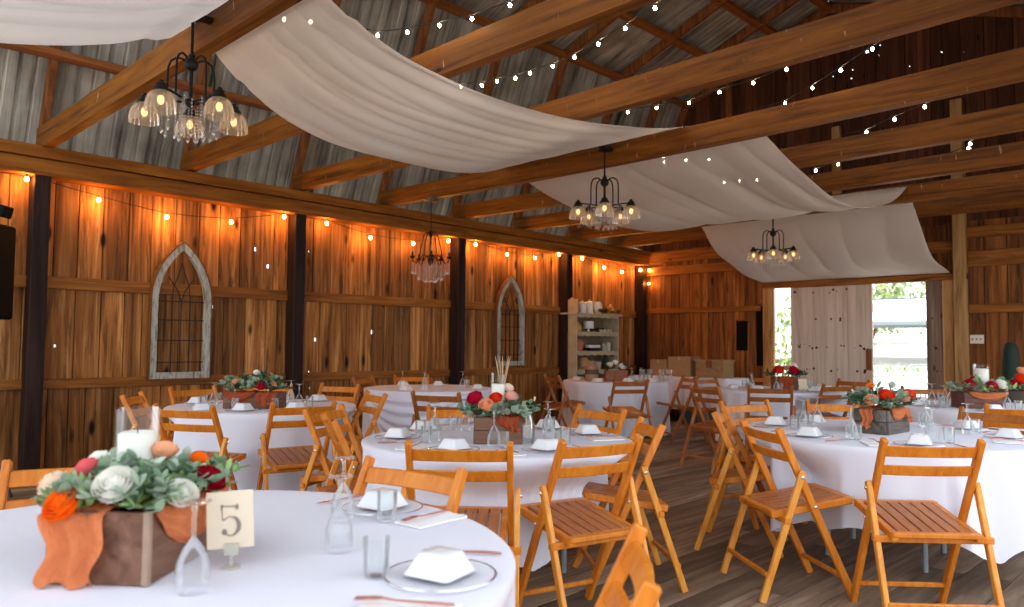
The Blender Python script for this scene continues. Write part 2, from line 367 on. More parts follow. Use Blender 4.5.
mb = MB(); boards(mb, 'y', .7, YL-.03, 3.02, 0, XE+.012, .022, EH, .14, .3, top=lambda y: roof_z(y, .01))
mk = MB(); boards(mk, 'y', .7, YL-.03, 3.02, 0, XE+.046, .016, EH, .3, .4, top=lambda y: roof_z(y, .015), gap=0); struct(mk.build('wall_back_gable_light_block', M['wall_dark']), 'unseen dark boards added behind the gable against light leaks', 'wall')  # added layer, shuts out the sky behind the gable gaps
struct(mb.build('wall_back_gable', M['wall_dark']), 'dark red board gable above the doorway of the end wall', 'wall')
k = 5
def erail(y0, y1, z0, z1, label, mat='rail_y', d=.04):
    global k; k += 1
    return struct(MB().box(XE-d, XE, y0, y1, z0, z1).build('trim_%d' % (k), M[mat], bevel=.004), label, 'rail')
erail(6.05, YL-.16, 1.86, 1.95, 'mid rail on the end wall left of the doorway')
erail(6.1, YL-.16, 2.56, 2.72, 'wide upper board on the end wall left of the doorway')
erail(6.0, YL-.16, 2.80, 3.0, 'topmost wide board on the end wall left of the doorway')
erail(1.3, 2.99, 1.76, 1.88, 'mid rail on the end wall right of the doorway')
erail(1.3, 2.99, 2.40, 2.62, 'wide board on the end wall right of the doorway')
erail(1.3, 2.99, 2.80, 2.95, 'upper rail on the end wall right of the doorway')
erail(2.99, 6.0, 2.62, 2.78, 'rail across the end wall above the fabric end')
struct(MB().box(XE-.13, XE, 3.0, 3.15, 0, 4.75).build('gable_post', M['post_pale'], bevel=.006), 'pale square post standing right of the doorway', 'post')
struct(MB().box(XE-.09, XE, 4.70, 4.82, 3.03, 4.7).build('gable_post', M['post_pale'], bevel=.006), 'pale gable stud rising above the doorway', 'post')
for y, lb in ((6.6, 'dark gable stud high up beside the left rafter'), (2.05, 'brown gable stud high up at the right')):
    struct(MB().box(XE-.07, XE, y-.05, y+.05, 3.03, roof_z(y, -.2)).build('gable_stud', M['rafter'], bevel=.004), lb, 'post')
# doorway: frame, two hung panels, track
struct(MB().box(XE-.06, XE+.05, 5.85, 6.0, 0, 2.31).box(XE-.03, XE+.04, 5.83, 5.85, 0, 2.25).build('door_jamb', M['frame_wood'], bevel=.006), 'honey door jamb on the left of the wide doorway', 'door frame')
struct(MB().box(XE-.06, XE+.05, 3.17, 3.31, 0, 2.31).build('door_jamb', M['frame_wood'], bevel=.006), 'honey door jamb on the right of the wide doorway', 'door frame')
struct(MB().box(XE-.08, XE+.06, 3.0, 6.0, 2.225, 2.315).build('door_lintel', M['rail_y'], bevel=.006), 'honey lintel over the wide doorway', 'door frame')
def door(name, y0, y1, mat, label, n):
    d = bpy.data.objects.new(name, None); COL.objects.link(d); d.location = (XE+.10, (y0+y1)/2, 0); struct(d, label, 'door')
    w = (y1-y0); m_ = MB()
    for i in range(n): m_.box(-.02, .02, -w/2+w*i/n+.001, -w/2+w*(i+1)/n-.001, .03, 2.3)
    m_.build('panel_boards', M[mat], d, bevel=.002)
    MB().box(.021, .05, -w/2, w/2, .3, .45).box(.021, .05, -w/2, w/2, 1.8, 1.95).build('brace', M[mat], d)
    h = MB()
    r = random.Random(5)
    for z, s_ in ((.62, 1.4), (1.28, 1.1), (.92, .6), (2.15, .5), (1.7, .3)):
        for i in range(int(10*s_*w)+1):
            y = -w/2+.06+(w-.12)*r.random(); a = r.uniform(.008, .024); zz = z+r.uniform(-.03, .03)
            h.lathe([(a, -.004), (a*.8, 0.003)], 7, m=Matrix.Translation((-.021, y, zz)) @ Matrix.Rotation(-PI/2, 4, 'Y'))
    h.build('nail_scar', M['iron'], d)
    if n < 5: MB().box(-.05, -.021, .03, .08, .95, 1.2).build('latch', M['iron'], d)
    else: MB().box(-.045, -.021, -w/2+.01, -w/2+.09, .93, 1.25).build('handle', M['rafter'], d)
    return d
door('door_1', 4.31, 5.585, 'door', 'wide whitewashed sliding barn door panel standing half open', 7)
door('door_2', 2.55, 3.565, 'door_worn', 'worn grey sliding barn door panel behind the right jamb', 4)
# floor
mb = MB(); y = -3.
while y < 8.6:
    w = rnd.uniform(.16, .24); x = -4 - rnd.uniform(0, 2)
    while x < XE+.1:
        l = rnd.uniform(2.2, 4.2); mb.box(max(x+.002, -4), min(x+l-.002, XE+.12), y+.003, y+w-.003, -.04, rnd.uniform(-.003, 0)); x += l
    y += w
struct(mb.build('floor', M['floor']), 'worn grey-brown plank floor of the barn', 'floor')
# roof: corrugated metal in four slopes
def metal():
    m, nt, nd, lk = nodemat('weathered_roof_metal')
    tc = nd.new('ShaderNodeTexCoord'); mp = nd.new('ShaderNodeMapping'); mp.inputs['Scale'].default_value = (9, .5, .5)
    lk.new(tc.outputs['Object'], mp.inputs[0]); n = nd.new('ShaderNodeTexNoise'); n.inputs['Scale'].default_value = 1.; n.inputs['Detail'].default_value = 6; n.inputs['Roughness'].default_value = .7
    lk.new(mp.outputs[0], n.inputs['Vector'])
    r = nd.new('ShaderNodeValToRGB'); cr = r.color_ramp; cr.elements[0].position = .32; cr.elements[0].color = (.09,.085,.075,1); cr.elements[1].position = .68; cr.elements[1].color = (.66,.65,.60,1)
    cr.elements.new(.46).color = (.40,.39,.36,1)
    lk.new(n.outputs['Fac'], r.inputs[0])
    n2 = nd.new('ShaderNodeTexNoise'); n2.inputs['Scale'].default_value = 2.2; n2.inputs['Detail'].default_value = 5; lk.new(tc.outputs['Object'], n2.inputs['Vector'])
    r2 = nd.new('ShaderNodeValToRGB'); r2.color_ramp.elements[0].position = .35; r2.color_ramp.elements[0].color = (.55,.55,.5,1); r2.color_ramp.elements[1].position = .65
    lk.new(n2.outputs['Fac'], r2.inputs[0])
    mx = nd.new('ShaderNodeMix'); mx.data_type = 'RGBA'; mx.blend_type = 'MULTIPLY'; mx.inputs['Factor'].default_value = 1.
    lk.new(r.outputs[0], mx.inputs['A']); lk.new(r2.outputs[0], mx.inputs['B'])
    b = principled(nd, Metallic=.25, Roughness=.6); lk.new(mx.outputs['Result'], b.inputs['Base Color'])
    o = nd.new('ShaderNodeOutputMaterial'); lk.new(b.outputs[0], o.inputs[0]); return m
M['metal'] = metal()
def slope(name, a, b, x0, x1, label):
    (ya, za), (yb, zb) = a, b; d = Vector((0, yb-ya, zb-za)).normalized(); nrm = Vector((1,0,0)).cross(d)
    if nrm.z < 0: nrm = -nrm
    rows = [[], []]; x = x0
    while x < x1:
        for dx, h in ((0,0),(.085,0),(.095,.006),(.11,.006),(.12,0),(.2,0),(.212,.03),(.236,.03),(.248,0)):
            for q, (yy, zz) in enumerate((a, b)): rows[q].append(Vector((x+dx, yy, zz)) + nrm*h)
        x += .25
    return struct(MB().grid(rows).build(name, M['metal']), label, 'roof')
RX0 = -1.0
slope('ceiling_left_lower', PROF[0], (PROF[1][0]-.0, PROF[1][1]), RX0, 12.2, 'steep corrugated metal roof slope above the left wall')
slope('ceiling_left_upper', PROF[1], PROF[2], RX0, 12.2, 'shallow corrugated metal roof slope left of the ridge')
slope('ceiling_right_upper', PROF[2], PROF[3], RX0, 12.2, 'shallow corrugated metal roof slope right of the ridge')
slope('ceiling_right_lower', PROF[3], PROF[4], RX0, 12.2, 'steep corrugated metal roof slope on the right side')
# rafters and purlins (inside the metal)
BX = [1.91, 3.30, 4.63, 5.92, 7.21, 8.49, 9.84, 10.98]
NTH = ['first','second','third','fourth','fifth','sixth','seventh','eighth','ninth']
def in_prof(o): return [(8.62-o*1.08, 3.05+.05), (7.52-o*.75, 5.68-o*.62), (4.85, 6.72-o*1.05), (1.73+o*.75, 5.68-o*.62), (.6+o*1.08, 3.1)]
for i, x in enumerate([.55] + BX + [XE-.1]):
    r = thing('rafter', 'bent roof rafter frame, %s' % (('before the first tie beam' if i == 0 else 'against the end wall') if i in (0, 9) else 'over the %s tie beam from the camera' % NTH[i-1]), 'rafter'); r['kind'] = 'structure'
    r.location = (x+.05, 4.85, 0)
    p = in_prof(.10)
    for (ya, za), (yb, zb) in zip(p, p[1:]):
        MB().bar((0, ya-4.85, za), (0, yb-4.85, zb), .055, .14, up=(0, 4.85-(ya+yb)/2, 2-za)).build('rafter_leg', M['rafter'], r)
for j, (y, lb) in enumerate(((8.02,'low purlin on the steep left roof slope'),(7.42,'purlin at the bend of the left roof'),(6.45,'middle purlin on the shallow left roof slope'),(5.6,'upper purlin on the shallow left roof slope'),(4.85,'ridge board at the roof peak'),(3.6,'purlin on the shallow right roof slope'))):
    o = .09 if y < 7.9 else .1
    z = roof_z(y, -.115) if y < 7.5 else 3.95
    struct(MB().box(RX0, XE, y-.075, y+.075, z-.03, z+.03, ).build('purlin', M['purlin'], bevel=.003), lb, 'purlin')
# tie beams
BZ = [(3.115,3.09,3.1),(3.127,3.125,3.15),(3.11,3.087,3.122),(3.097,3.045,3.08),(3.078,3.039,3.06),(3.057,3.022,3.053),(3.04,3.034,3.045),(3.023,3.016,3.02)]
def beam_z(i, y):
    a, b, c = BZ[i]; s = (y-1.2)/7.3; return c*2*(s-.5)*(s-1) - b*4*s*(s-1) + a*2*s*(s-.5)
for i, x in enumerate(BX):
    mb_ = MB(); n_ = 14
    rows = []
    for q in range(n_+1):
        t = q/n_; y = .52+(8.44-.52)*t; s_ = beam_z(i, y)-3.075
        rows.append([(x, y, 3.075+s_), (x+.095, y, 3.075+s_), (x+.095, y, 3.28+s_), (x, y, 3.28+s_)])
    mb_.grid(rows, closed=True); b0 = len(mb_.v); mb_.f += [(0,1,2,3), (b0-1,b0-2,b0-3,b0-4)]
    struct(mb_.build('tie_beam', M['beam'], smooth=30), 'honey timber tie beam across the hall, %s from the camera' % NTH[i], 'beam')
# ---------------------------------------------------------------- folding chairs
def make_chair(frame, seat, leg, label):
    t = thing('folding_chair', label, 'chair')
    FX, BT, ZT = .25, -.14, .835
    PX, PZ = -.035, .61
    for s in (-1, 1):
        y = s*.206
        d = Vector((BT-FX, 0, ZT)).normalized(); up = Vector((0, 1, 0))
        mb = MB().bar((FX, y, .0), (BT, y, ZT), .036, .026, up=up)
        mb.build('back_post', frame, t, bevel=.004)
        y2 = s*.235
        MB().bar((-.245, y2, 0), (PX+.008, y2, PZ+.02), .033, .024, up=up).build('rear_leg', leg, t, bevel=.004)
        b = MB(); b.lathe([(.009, -.004), (.009, .004), (.004, .007)], 8, m=Matrix.Translation((PX, s*.248, PZ-.01)) @ Matrix.Rotation(-s*PI/2, 4, 'X'))
        b.build('bolt', M['silver'], t); b = MB()
        b.lathe([(.008, -.004), (.008, .004), (.004, .007)], 8, m=Matrix.Translation((.045, s*.222, .45)) @ Matrix.Rotation(-s*PI/2, 4, 'X'))
        b.build('bolt', M['silver'], t)
    def on_post(z): return BT + (FX-BT)*(1-z/ZT)
    for z0, z1 in ((.752, .803), (.664, .712)):      # two curved back slats
        rows = []
        for i in range(9):
            y = -.194 + .388*i/8; c = -.022*(1-(2*i/8-1)**2)
            ring = []
            for zz, dx in ((z0, -.008), (z0, .008), (z1, .008), (z1, -.008)):
                ring.append((on_post(zz)+c+dx, y, zz))
            rows.append(ring)
        mb = MB().grid(rows, closed=True); n = len(mb.v); mb.f += [(0,1,2,3), (n-1,n-2,n-3,n-4)]
        mb.build('back_slat', frame, t, bevel=.003)
    # seat: side rails, cross rails, six slats; a little higher in front
    def zs(x): return .418 + (x+.17)*.155
    mb = MB()
    for s in (-1, 1): mb.bar((-.17, s*.176, zs(-.17)-.012), (.265, s*.176, zs(.265)-.012), .030, .034)
    mb.bar((.25, -.19, zs(.25)-.004), (.25, .19, zs(.25)-.004), .045, .022).bar((-.15, -.19, zs(-.15)-.004), (-.15, .19, zs(-.15)-.004), .045, .022)
    mb.build('seat_frame', frame, t, bevel=.004)
    for i in range(6):
        y = -.132 + i*.0528
        MB().bar((-.135, y, zs(-.135)+.002), (.235, y, zs(.235)+.002), .045, .013).build('seat_slat', seat, t, bevel=.002)
    MB().bar((-.118, -.255, .392), (-.118, .255, .392), .03, .03).build('seat_support', frame, t, bevel=.004)
    MB().bar((on_post(.10), -.2, .10), (on_post(.10), .2, .10), .022, .022).build('stretcher', frame, t, bevel=.004)
    MB().bar((-.215, -.232, .13), (-.215, .232, .13), .022, .022).build('stretcher', frame, t, bevel=.004)
    t.scale = (1.02, 1.06, 1.035)
    return t
CH = {'h': Placer(make_chair(M['chair'], M['chair_seat'], M['chair_leg'], '-')), 'c': Placer(make_chair(M['cherry'], M['cherry_seat'], M['cherry'], '-'))}
# (x, y) of the middle of the top of the back, facing angle in degrees, wood, label, group
G_ = {'T1':'chairs round the foreground table','T2':'chairs round the middle table','TL':'chairs round the arch table','TR':'chairs round the front right table','S':'chairs by the shelf table','D':'chairs by the draped table','C':'chairs round the barn door table','R':'chairs round the far right table'}
CHAIRS = [
 (.86,3.04,-116,'h','T1','honey folding chair beyond the left end of the foreground flower box'),
 (1.69,2.17,-170,'h','T1','honey folding chair facing us between the foreground table and the middle table'),
 (1.332,0.936,128,'h','T1','honey folding chair at the bottom edge, turned away, right of the foreground plate'),
 (2.178,2.488,43,'h','T2','honey slatted folding chair seen square from behind, in front of the wooden chest of roses'),
 (2.768,2.178,76,'h','T2','honey folding chair with open slatted seat seen from behind, right front of middle table'),
 (3.600,2.485,140,'h','T2','honey folding chair seen from the side at the right end of the middle table'),
 (4.12,3.25,172,'h','T2','honey folding chair facing us across the far right of the middle table'),
 (3.468,3.950,-128,'h','T2','honey folding chair facing us behind the red rose of the middle table'),
 (2.334,3.780,-24,'h','T2','honey folding chair in profile at the left end of the middle table, nearer of two'),
 (2.68,4.40,-62,'h','T2','honey folding chair behind the profile chair left of the middle table, second of two'),
 (2.183,6.426,-36,'h','TL','honey folding chair at the far left end of the table below the large arch'),
 (2.92,7.05,-80,'h','TL','honey folding chair facing us beyond the table, right below the large arch frame'),
 (2.041,5.065,30,'h','TL','honey folding chair seen from behind just above the foreground candle glass'),
 (2.769,4.801,78,'h','TL','honey folding chair with slatted seat seen from behind, right front of the arch table'),
 (4.28,6.72,-158,'h','TL','honey folding chair facing us at the far right of the arch table, beside draped cloth'),
 (3.64,7.0,-118,'h','TL','honey folding chair half hidden behind the flowers of the arch table'),
 (3.799,5.405,165,'h','TL','honey folding chair leaning in profile at the right end of the arch table'),
 (5.36,7.93,-65,'c','D','reddish folding chair behind the draped table, left of its pair by the wall'),
 (6.16,8.0,-115,'h','D','honey folding chair behind the draped table, right of its pair by the wall'),
 (4.205,5.122,25,'c','D','dark reddish folding chair standing in front of the draped grey cloth'),
 (7.749,6.974,-23,'c','S','reddish folding chair at the left end of the table before the shelf unit'),
 (7.607,5.538,62,'c','S','reddish folding chair seen from behind, in front of the shelf unit table'),
 (9.110,5.651,148,'c','S','reddish folding chair in profile at the right end of the shelf unit table'),
 (7.069,4.234,-20,'c','C','reddish folding chair in profile at the left end of the barn door table'),
 (7.692,3.808,30,'c','C','dark reddish folding chair seen from behind, left front of the barn door table'),
 (8.74,3.50,64,'c','C','reddish folding chair with bright slats, seen from behind, right front of barn door table'),
 (10.130,3.874,165,'c','C','dark folding chair facing us at the right end of the barn door table'),
 (10.1,5.02,-150,'c','C','folding chair mostly hidden behind the flower box of the barn door table'),
 (8.98,5.36,-98,'c','C','folding chair facing us at the far left of the barn door table'),
 (5.42,2.90,-112,'h','TR','honey folding chair facing us at the far left of the front right table'),
 (4.564,2.618,-68,'h','TR','honey folding chair in profile at the left end of the front right table'),
 (3.903,1.994,-38,'h','TR','honey folding chair turned right, nearest at the left of the front right table'),
 (3.884,1.134,42,'h','TR','honey folding chair with slatted seat seen square from behind at the lower right'),
 (6.08,2.46,-145,'h','TR','honey folding chair facing us just left of the grey flower chest'),
 (6.105,1.380,172,'c','TR','reddish folding chair facing us across the front right table at the frame edge'),
 (6.681,1.351,22,'h','R','honey folding chair seen from behind before the far right flower chest'),
 (9.02,2.72,-140,'c','R','folding chair with pale slats below the bright door opening'),
]
for x, y, a, w, g, lb in CHAIRS:
    r = math.radians(a)
    CH[w]((x+.14*math.cos(r), y+.14*math.sin(r), 0), r, lb, G_[g])

# ---------------------------------------------------------------- tables and cloths
def round_table(c, r, label):
    t = thing('round_table', label, 'table', (c[0], c[1], 0), 0, 'round banquet tables')
    MB().lathe([(r-.02, .715), (r-.012, .718), (r-.012, .738), (r-.02, .742)], 48).build('tabletop', M['chair_seat'], t)
    for k in range(4):
        a = PI/4 + k*PI/2 + .1
        MB().tube([(.38*math.cos(a), .38*math.sin(a), 0), (.38*math.cos(a), .38*math.sin(a), .70), (.33*math.cos(a), .33*math.sin(a), .716)], .017, 8).build('leg', M['steel'], t)
    return t
SEATS_AT = []
for x, y, a, w, g, lb in CHAIRS:
    r = math.radians(a); SEATS_AT.append((x+.14*math.cos(r), y+.14*math.sin(r), math.cos(r), math.sin(r)))
def seat_limit(c, r, n):
    """how far out the skirt may hang at each angle before it meets a chair seat"""
    near = [q for q in SEATS_AT if math.hypot(q[0]-c[0], q[1]-c[1]) < r+.7]; lim = []
    for j in range(n):
        a = 2*PI*j/n; R = .25
        while R < r+.2:
            x, y = c[0]+R*math.cos(a), c[1]+R*math.sin(a); hit = False
            for qx, qy, ca, sa in near:
                u = (x-qx)*ca+(y-qy)*sa; v = -(x-qx)*sa+(y-qy)*ca
                if -.3 < u < .30 and abs(v) < .29: hit = True
            if hit: break
            R += .01
        lim.append(R-.01)
    for _ in range(2): lim = [min(lim[j-1]+.02, lim[j], lim[(j+1) % n]+.02) for j in range(n)]
    return lim
def cloth_obj(c, r, label, drop, seed, folds=17, amp=.035, rot=0., flare=.03, n=240):
    """table cloth: flat top, rounded edge, hanging skirt whose folds deepen towards the hem"""
    rn = random.Random(seed); ph = [rn.uniform(0, 6.28) for _ in range(6)]
    rows = []; lim = seat_limit(c, r, n)
    zt = .752
    for q in (.0, .35, .7, .9, .97): rows.append([(c[0]+q*r*math.cos(2*PI*j/n), c[1]+q*r*math.sin(2*PI*j/n), zt+.0012*math.sin(5*2*PI*j/n+ph[0])*q) for j in range(n)])
    for q, dz in ((.99, -.003), (1.0, -.010)): rows.append([(c[0]+q*r*math.cos(2*PI*j/n), c[1]+q*r*math.sin(2*PI*j/n), zt+dz) for j in range(n)])
    K = 20
    for i in range(1, K+1):
        t = i/K; row = []
        for j in range(n):
            a = 2*PI*j/n
            D = drop(a-rot) if callable(drop) else drop
            w = math.sin(folds*a+ph[1]+.8*math.sin(3*a+ph[2])) * (0.6+.4*math.sin(5*a+ph[3]))
            w2 = math.sin(7*a+ph[4])*.4
            z = zt - .012 - D*t + .02*math.sin(folds*a+ph[5])*t
            rr = r + .004 - .012*t + flare*t*D/.6 + amp*(w+w2)*t**.7*1.15
            k = min(1, max(0, (.74-z)/.22)); k = k*k*(3-2*k)
            rr = min(rr, rr+(lim[j]+.004*w-rr)*k)
            row.append((c[0]+rr*math.cos(a), c[1]+rr*math.sin(a), max(z, .006)))
        rows.append(row)
    o = MB().grid(rows, closed=True).build('tablecloth', M['cloth'], smooth=180)
    return tag(o, label, 'tablecloth', 'white cloths on round tables')
def square_drop(lo, hi, power=1.3):
    def f(a):
        m = max(abs(math.cos(a)), abs(math.sin(a)))
        return lo + (hi-lo)*((1/m-1)/.4142)**power
    return f
TB = {'T1':((.73,1.98),.90),'T2':((3.03,3.13),.76),'TL':((3.08,6.0),.76),'TR':((5.08,1.76),.86),'S':((9.10,6.93),.76),'D':((5.75,7.12),.76),'C':((9.05,4.35),.76),'R':((7.97,1.9),.80)}
TN = {'T1':'foreground table','T2':'middle table','TL':'arch table','TR':'front right table','S':'shelf unit table','D':'draped table','C':'barn door table','R':'far right table'}
TW = {'T1':'foreground round table nearest to us','T2':'round table in the middle of the picture','TL':'round table below the large arch frame','TR':'round table at the front right','S':'round table in front of the cream shelf unit','D':'round table by the left wall, between arch and corner','C':'round table in front of the barn door','R':'round table at the far right, below the switch plate'}
for k_, (c, r) in TB.items(): round_table(c, r, 'folding table under white cloth, the ' + TW[k_])
cloth_obj(TB['T1'][0], .90, 'white cloth on the foreground table with the number card', .5, 1, 15, .03)
cloth_obj(TB['T2'][0], .76, 'white cloth on the middle table with the brown chest of roses', square_drop(.45, .60, 1.2), 2, 17, .03, .35)
cloth_obj(TB['TL'][0], .76, 'white cloth reaching low on the table below the large arch', square_drop(.62, .735, 1.), 3, 15, .035, .5)
cloth_obj(TB['TR'][0], .86, 'white cloth on the front right table with the grey flower chest', square_drop(.44, .58, 1.2), 4, 13, .04, .25)
cloth_obj(TB['S'][0], .76, 'white cloth falling to the floor before the cream shelf unit', .735, 5, 19, .03, 0)
cloth_obj(TB['D'][0], .76, 'grey-white cloth gathered in swags on the table by the left wall', lambda a: .5+.2*math.sin(a*2+1.), 6, 9, .03)
cloth_obj(TB['C'][0], .76, 'white cloth on the table in front of the barn door', .6, 7, 19, .03)
cloth_obj(TB['R'][0], .80, 'white cloth on the far right table with the maroon flower chest', .6, 8, 19, .03)
# gathered swag of cloth on the draped table: folds that run from the rim corner down and across
def swag(c, r, a0, a1, label):
    rows = []
    n, k = 26, 22
    for i in range(k+1):
        t = i/k; row = []
        for j in range(n+1):
            s = j/n; a = a0 + (a1-a0)*s
            sag = 4*s*(1-s)
            z = .75 - .02 - .05*t - (.06+.46*t)*sag**1.1
            rr = r + .035 + .05*sag*t + .020*math.sin(t*26 + 1.5*s) * (.35+sag) 
            row.append((c[0]+rr*math.cos(a), c[1]+rr*math.sin(a), z))
        rows.append(row)
    return tag(MB().grid(rows).build('gathered_overlay', M['cloth'], smooth=180), label, 'tablecloth')
swag(TB['D'][0], .79, math.radians(172), math.radians(262), 'cloth overlay gathered in deep curved folds on the draped table')
# long table with boxes against the end wall
t = thing('folding_table', 'long folding table with boxes against the end wall', 'table', (11.4, 7.1, 0))
MB().box(-.36, .36, -.88, .88, .715, .742).build('tabletop', M['chair_seat'], t)
for sx in (-1, 1):
    for sy in (-1, 1): MB().tube([(sx*.28, sy*.75, 0), (sx*.28, sy*.75, .715)], .016, 8).build('leg', M['steel'], t)
rows = []
N = 200
def rect_pt(u, hx, hy, rad):
    per = [2*(hy-rad), PI/2*rad, 2*(hx-rad), PI/2*rad]; tot = 2*sum(per); d = (u % 1)*tot
    segs = [((hx, -(hy-rad)), (0, 1), per[0]), None, ((hx-rad, hy), (-1, 0), per[2]), None, ((-hx, hy-rad), (0, -1), per[0]), None, ((-(hx-rad), -hy), (1, 0), per[2]), None]
    cs = [None, (hx-rad, hy-rad, 0), None, (-(hx-rad), hy-rad, PI/2), None, (-(hx-rad), -(hy-rad), PI), None, (hx-rad, -(hy-rad), 1.5*PI)]
    for i in range(8):
        L = per[i % 4]
        if d <= L:
            if segs[i]: (x, y), (dx, dy), _ = segs[i]; return (x+dx*d, y+dy*d), (dy, -dx)
            cx_, cy_, a = cs[i]; a += d/rad; return (cx_+rad*math.cos(a), cy_+rad*math.sin(a)), (math.cos(a), math.sin(a))
        d -= L
    return (hx, -(hy-rad)), (1, 0)
for q in (.0, .6, .97, 1.): rows.append([(11.4+p[0]*q, 7.1+p[1]*q, .75 - (.006 if q == 1 else 0)) for p in (rect_pt(j/N, .385, .905, .03)[0] for j in range(N))])
for i in range(1, 11):
    tt = i/10; row = []
    for j in range(N):
        p, nn = rect_pt(j/N, .385, .905, .03); w = .006+.02*tt+.022*tt*math.sin(j*.95+.6*math.sin(j*.13))
        row.append((11.4+p[0]+nn[0]*w, 7.1+p[1]+nn[1]*w, .744-.53*tt))
    rows.append(row)
tag(MB().grid(rows, closed=True).build('tablecloth', M['cloth'], smooth=180), 'white cloth on the long box table against the end wall', 'tablecloth')
t = thing('storage_bin', 'dark teal storage bin under the long box table', 'bin', (11.25, 6.75, 0))
MB().bar((0, 0, 0), (0, 0, .24), .7, .42, up=(0,1,0), w2=.76, h2=.48).build('body', simple('teal_plastic', (.03,.11,.12), .4), t, bevel=.01)
MB().box(-.39, .39, -.25, .25, .24, .28).build('lid', simple('teal_lid_plastic', (.04,.15,.16), .4), t, bevel=.008)

# ---------------------------------------------------------------- place settings
def rsq(hw, rad, n=5):
    return [(sx*(hw-rad)+rad*math.cos(a0+PI/2*i/n), sy*(hw-rad)+rad*math.sin(a0+PI/2*i/n)) for sx, sy, a0 in ((1,1,0),(-1,1,PI/2),(-1,-1,PI),(1,-1,1.5*PI)) for i in range(n+1)]
def bowl_proto():
    rows = []; q_ = .9
    for hw, z, rad in ((.088, 0, .02), (.09, .004, .022), (.084, .012, .022), (.070, .040, .022), (.060, .062, .02), (.054, .068, .018), (.02, .069, .01)):
        rows.append([(x, y, z*q_) for x, y in rsq(hw*q_, rad*q_)])
    mb = MB().grid(rows, closed=True); n = len(rows[0]); mb.f.append(tuple(len(mb.v)-n+i for i in range(n)))
    return tag(mb.build('square_bowl', M['china'], smooth=60), '-', 'bowl')
def charger_proto():
    t = thing('charger_plate', '-', 'plate')
    MB().lathe([(.0, .003), (.10, .003), (.115, .008), (.148, .012), (.148, .010), (.115, .004), (.10, 0), (0, 0)], 36).build('dish', M['plate_glass'], t, smooth=40)
    MB().lathe_open([(.145, .0125), (.1495, .0135), (.1515, .011), (.1485, .0095), (.145, .0125)], 36).build('rim', M['silver'], t, smooth=60)
    return t
def tumbler_proto():
    mb = MB().lathe([(0, .004), (.030, .004), (.033, .015), (.036, .105), (.0345, .105), (.031, .018), (0, .012)], 18)
    return tag(mb.build('tumbler', M['glass'], smooth=50), '-', 'glass')
def flute_proto():
    t = thing('stemmed_glass', '-', 'glass')
    MB().lathe_open([(.033, 0), (.036, .03), (.034, .06), (.022, .09), (.006, .112), (.0045, .118)], 18).build('cup', M['glass'], t, smooth=60)
    MB().lathe([(.0045, .112), (.0042, .165), (.006, .182)], 10).build('stem', M['glass'], t, smooth=60)
    MB().lathe([(.006, .182), (.034, .188), (.035, .190), (0, .191)], 20).build('foot', M['glass'], t, smooth=40)
    return t
def napkin_proto():
    rows = []
    for i in range(7):
        rows.append([((i/6-.5)*.11, (j/8-.5)*.2, .006+.002*math.sin(i*1.7+j)+.0015*math.sin(j*2.3)) for j in range(9)])
    top = MB().grid(rows); top.box(-.054, .054, -.099, .099, 0, .0055)
    return tag(top.build('napkin', M['napkin'], smooth=40), '-', 'napkin')
def knife_proto():
    t = thing('table_knife', '-', 'knife')
    MB().tube([(0, -.1, .006), (0, -.06, .007), (0, .0, .006)], [.003, .0042, .003], 8).build('handle', M['copper_dark'], t, smooth=60)
    MB().prism([(-.006, 0), (.006, 0), (.009, .05), (.006, .09), (0, .105), (-.004, .08)], Matrix.Translation((0, 0, .005)), .002).build('blade', M['copper'], t)
    return t
def fork_proto():
    t = thing('table_fork', '-', 'fork')
    MB().tube([(0, -.1, .006), (0, -.05, .007), (0, .02, .009), (0, .045, .012)], [.003, .0036, .0024, .003], 8).build('handle', M['copper_dark'], t, smooth=60)
    mb = MB().prism([(-.004, .04), (.004, .04), (.011, .058), (.011, .066), (-.011, .066), (-.011, .058)], Matrix.Translation((0, 0, .011)), .002)
    for k in range(4): mb.bar((-.0095+k*.0063, .064, .012), (-.0095+k*.0063, .105, .009), .003, .002)
    mb.build('tines', M['copper'], t)
    return t
P = {'bowl': Placer(bowl_proto()), 'plate': Placer(charger_proto()), 'tumbler': Placer(tumbler_proto()), 'flute': Placer(flute_proto()), 'napkin': Placer(napkin_proto()), 'knife': Placer(knife_proto()), 'fork': Placer(fork_proto())}
WORD = {'bowl':'white square bowl turned upside down','plate':'glass charger plate with silver rim','tumbler':'clear tumbler','flute':'clear stemmed glass turned foot up','napkin':'folded white napkin','knife':'rose gold knife','fork':'rose gold fork'}
GRP = {'bowl':'upturned bowls','plate':'charger plates','tumbler':'tumblers','flute':'upturned stemmed glasses','napkin':'napkins','knife':'knives','fork':'forks'}
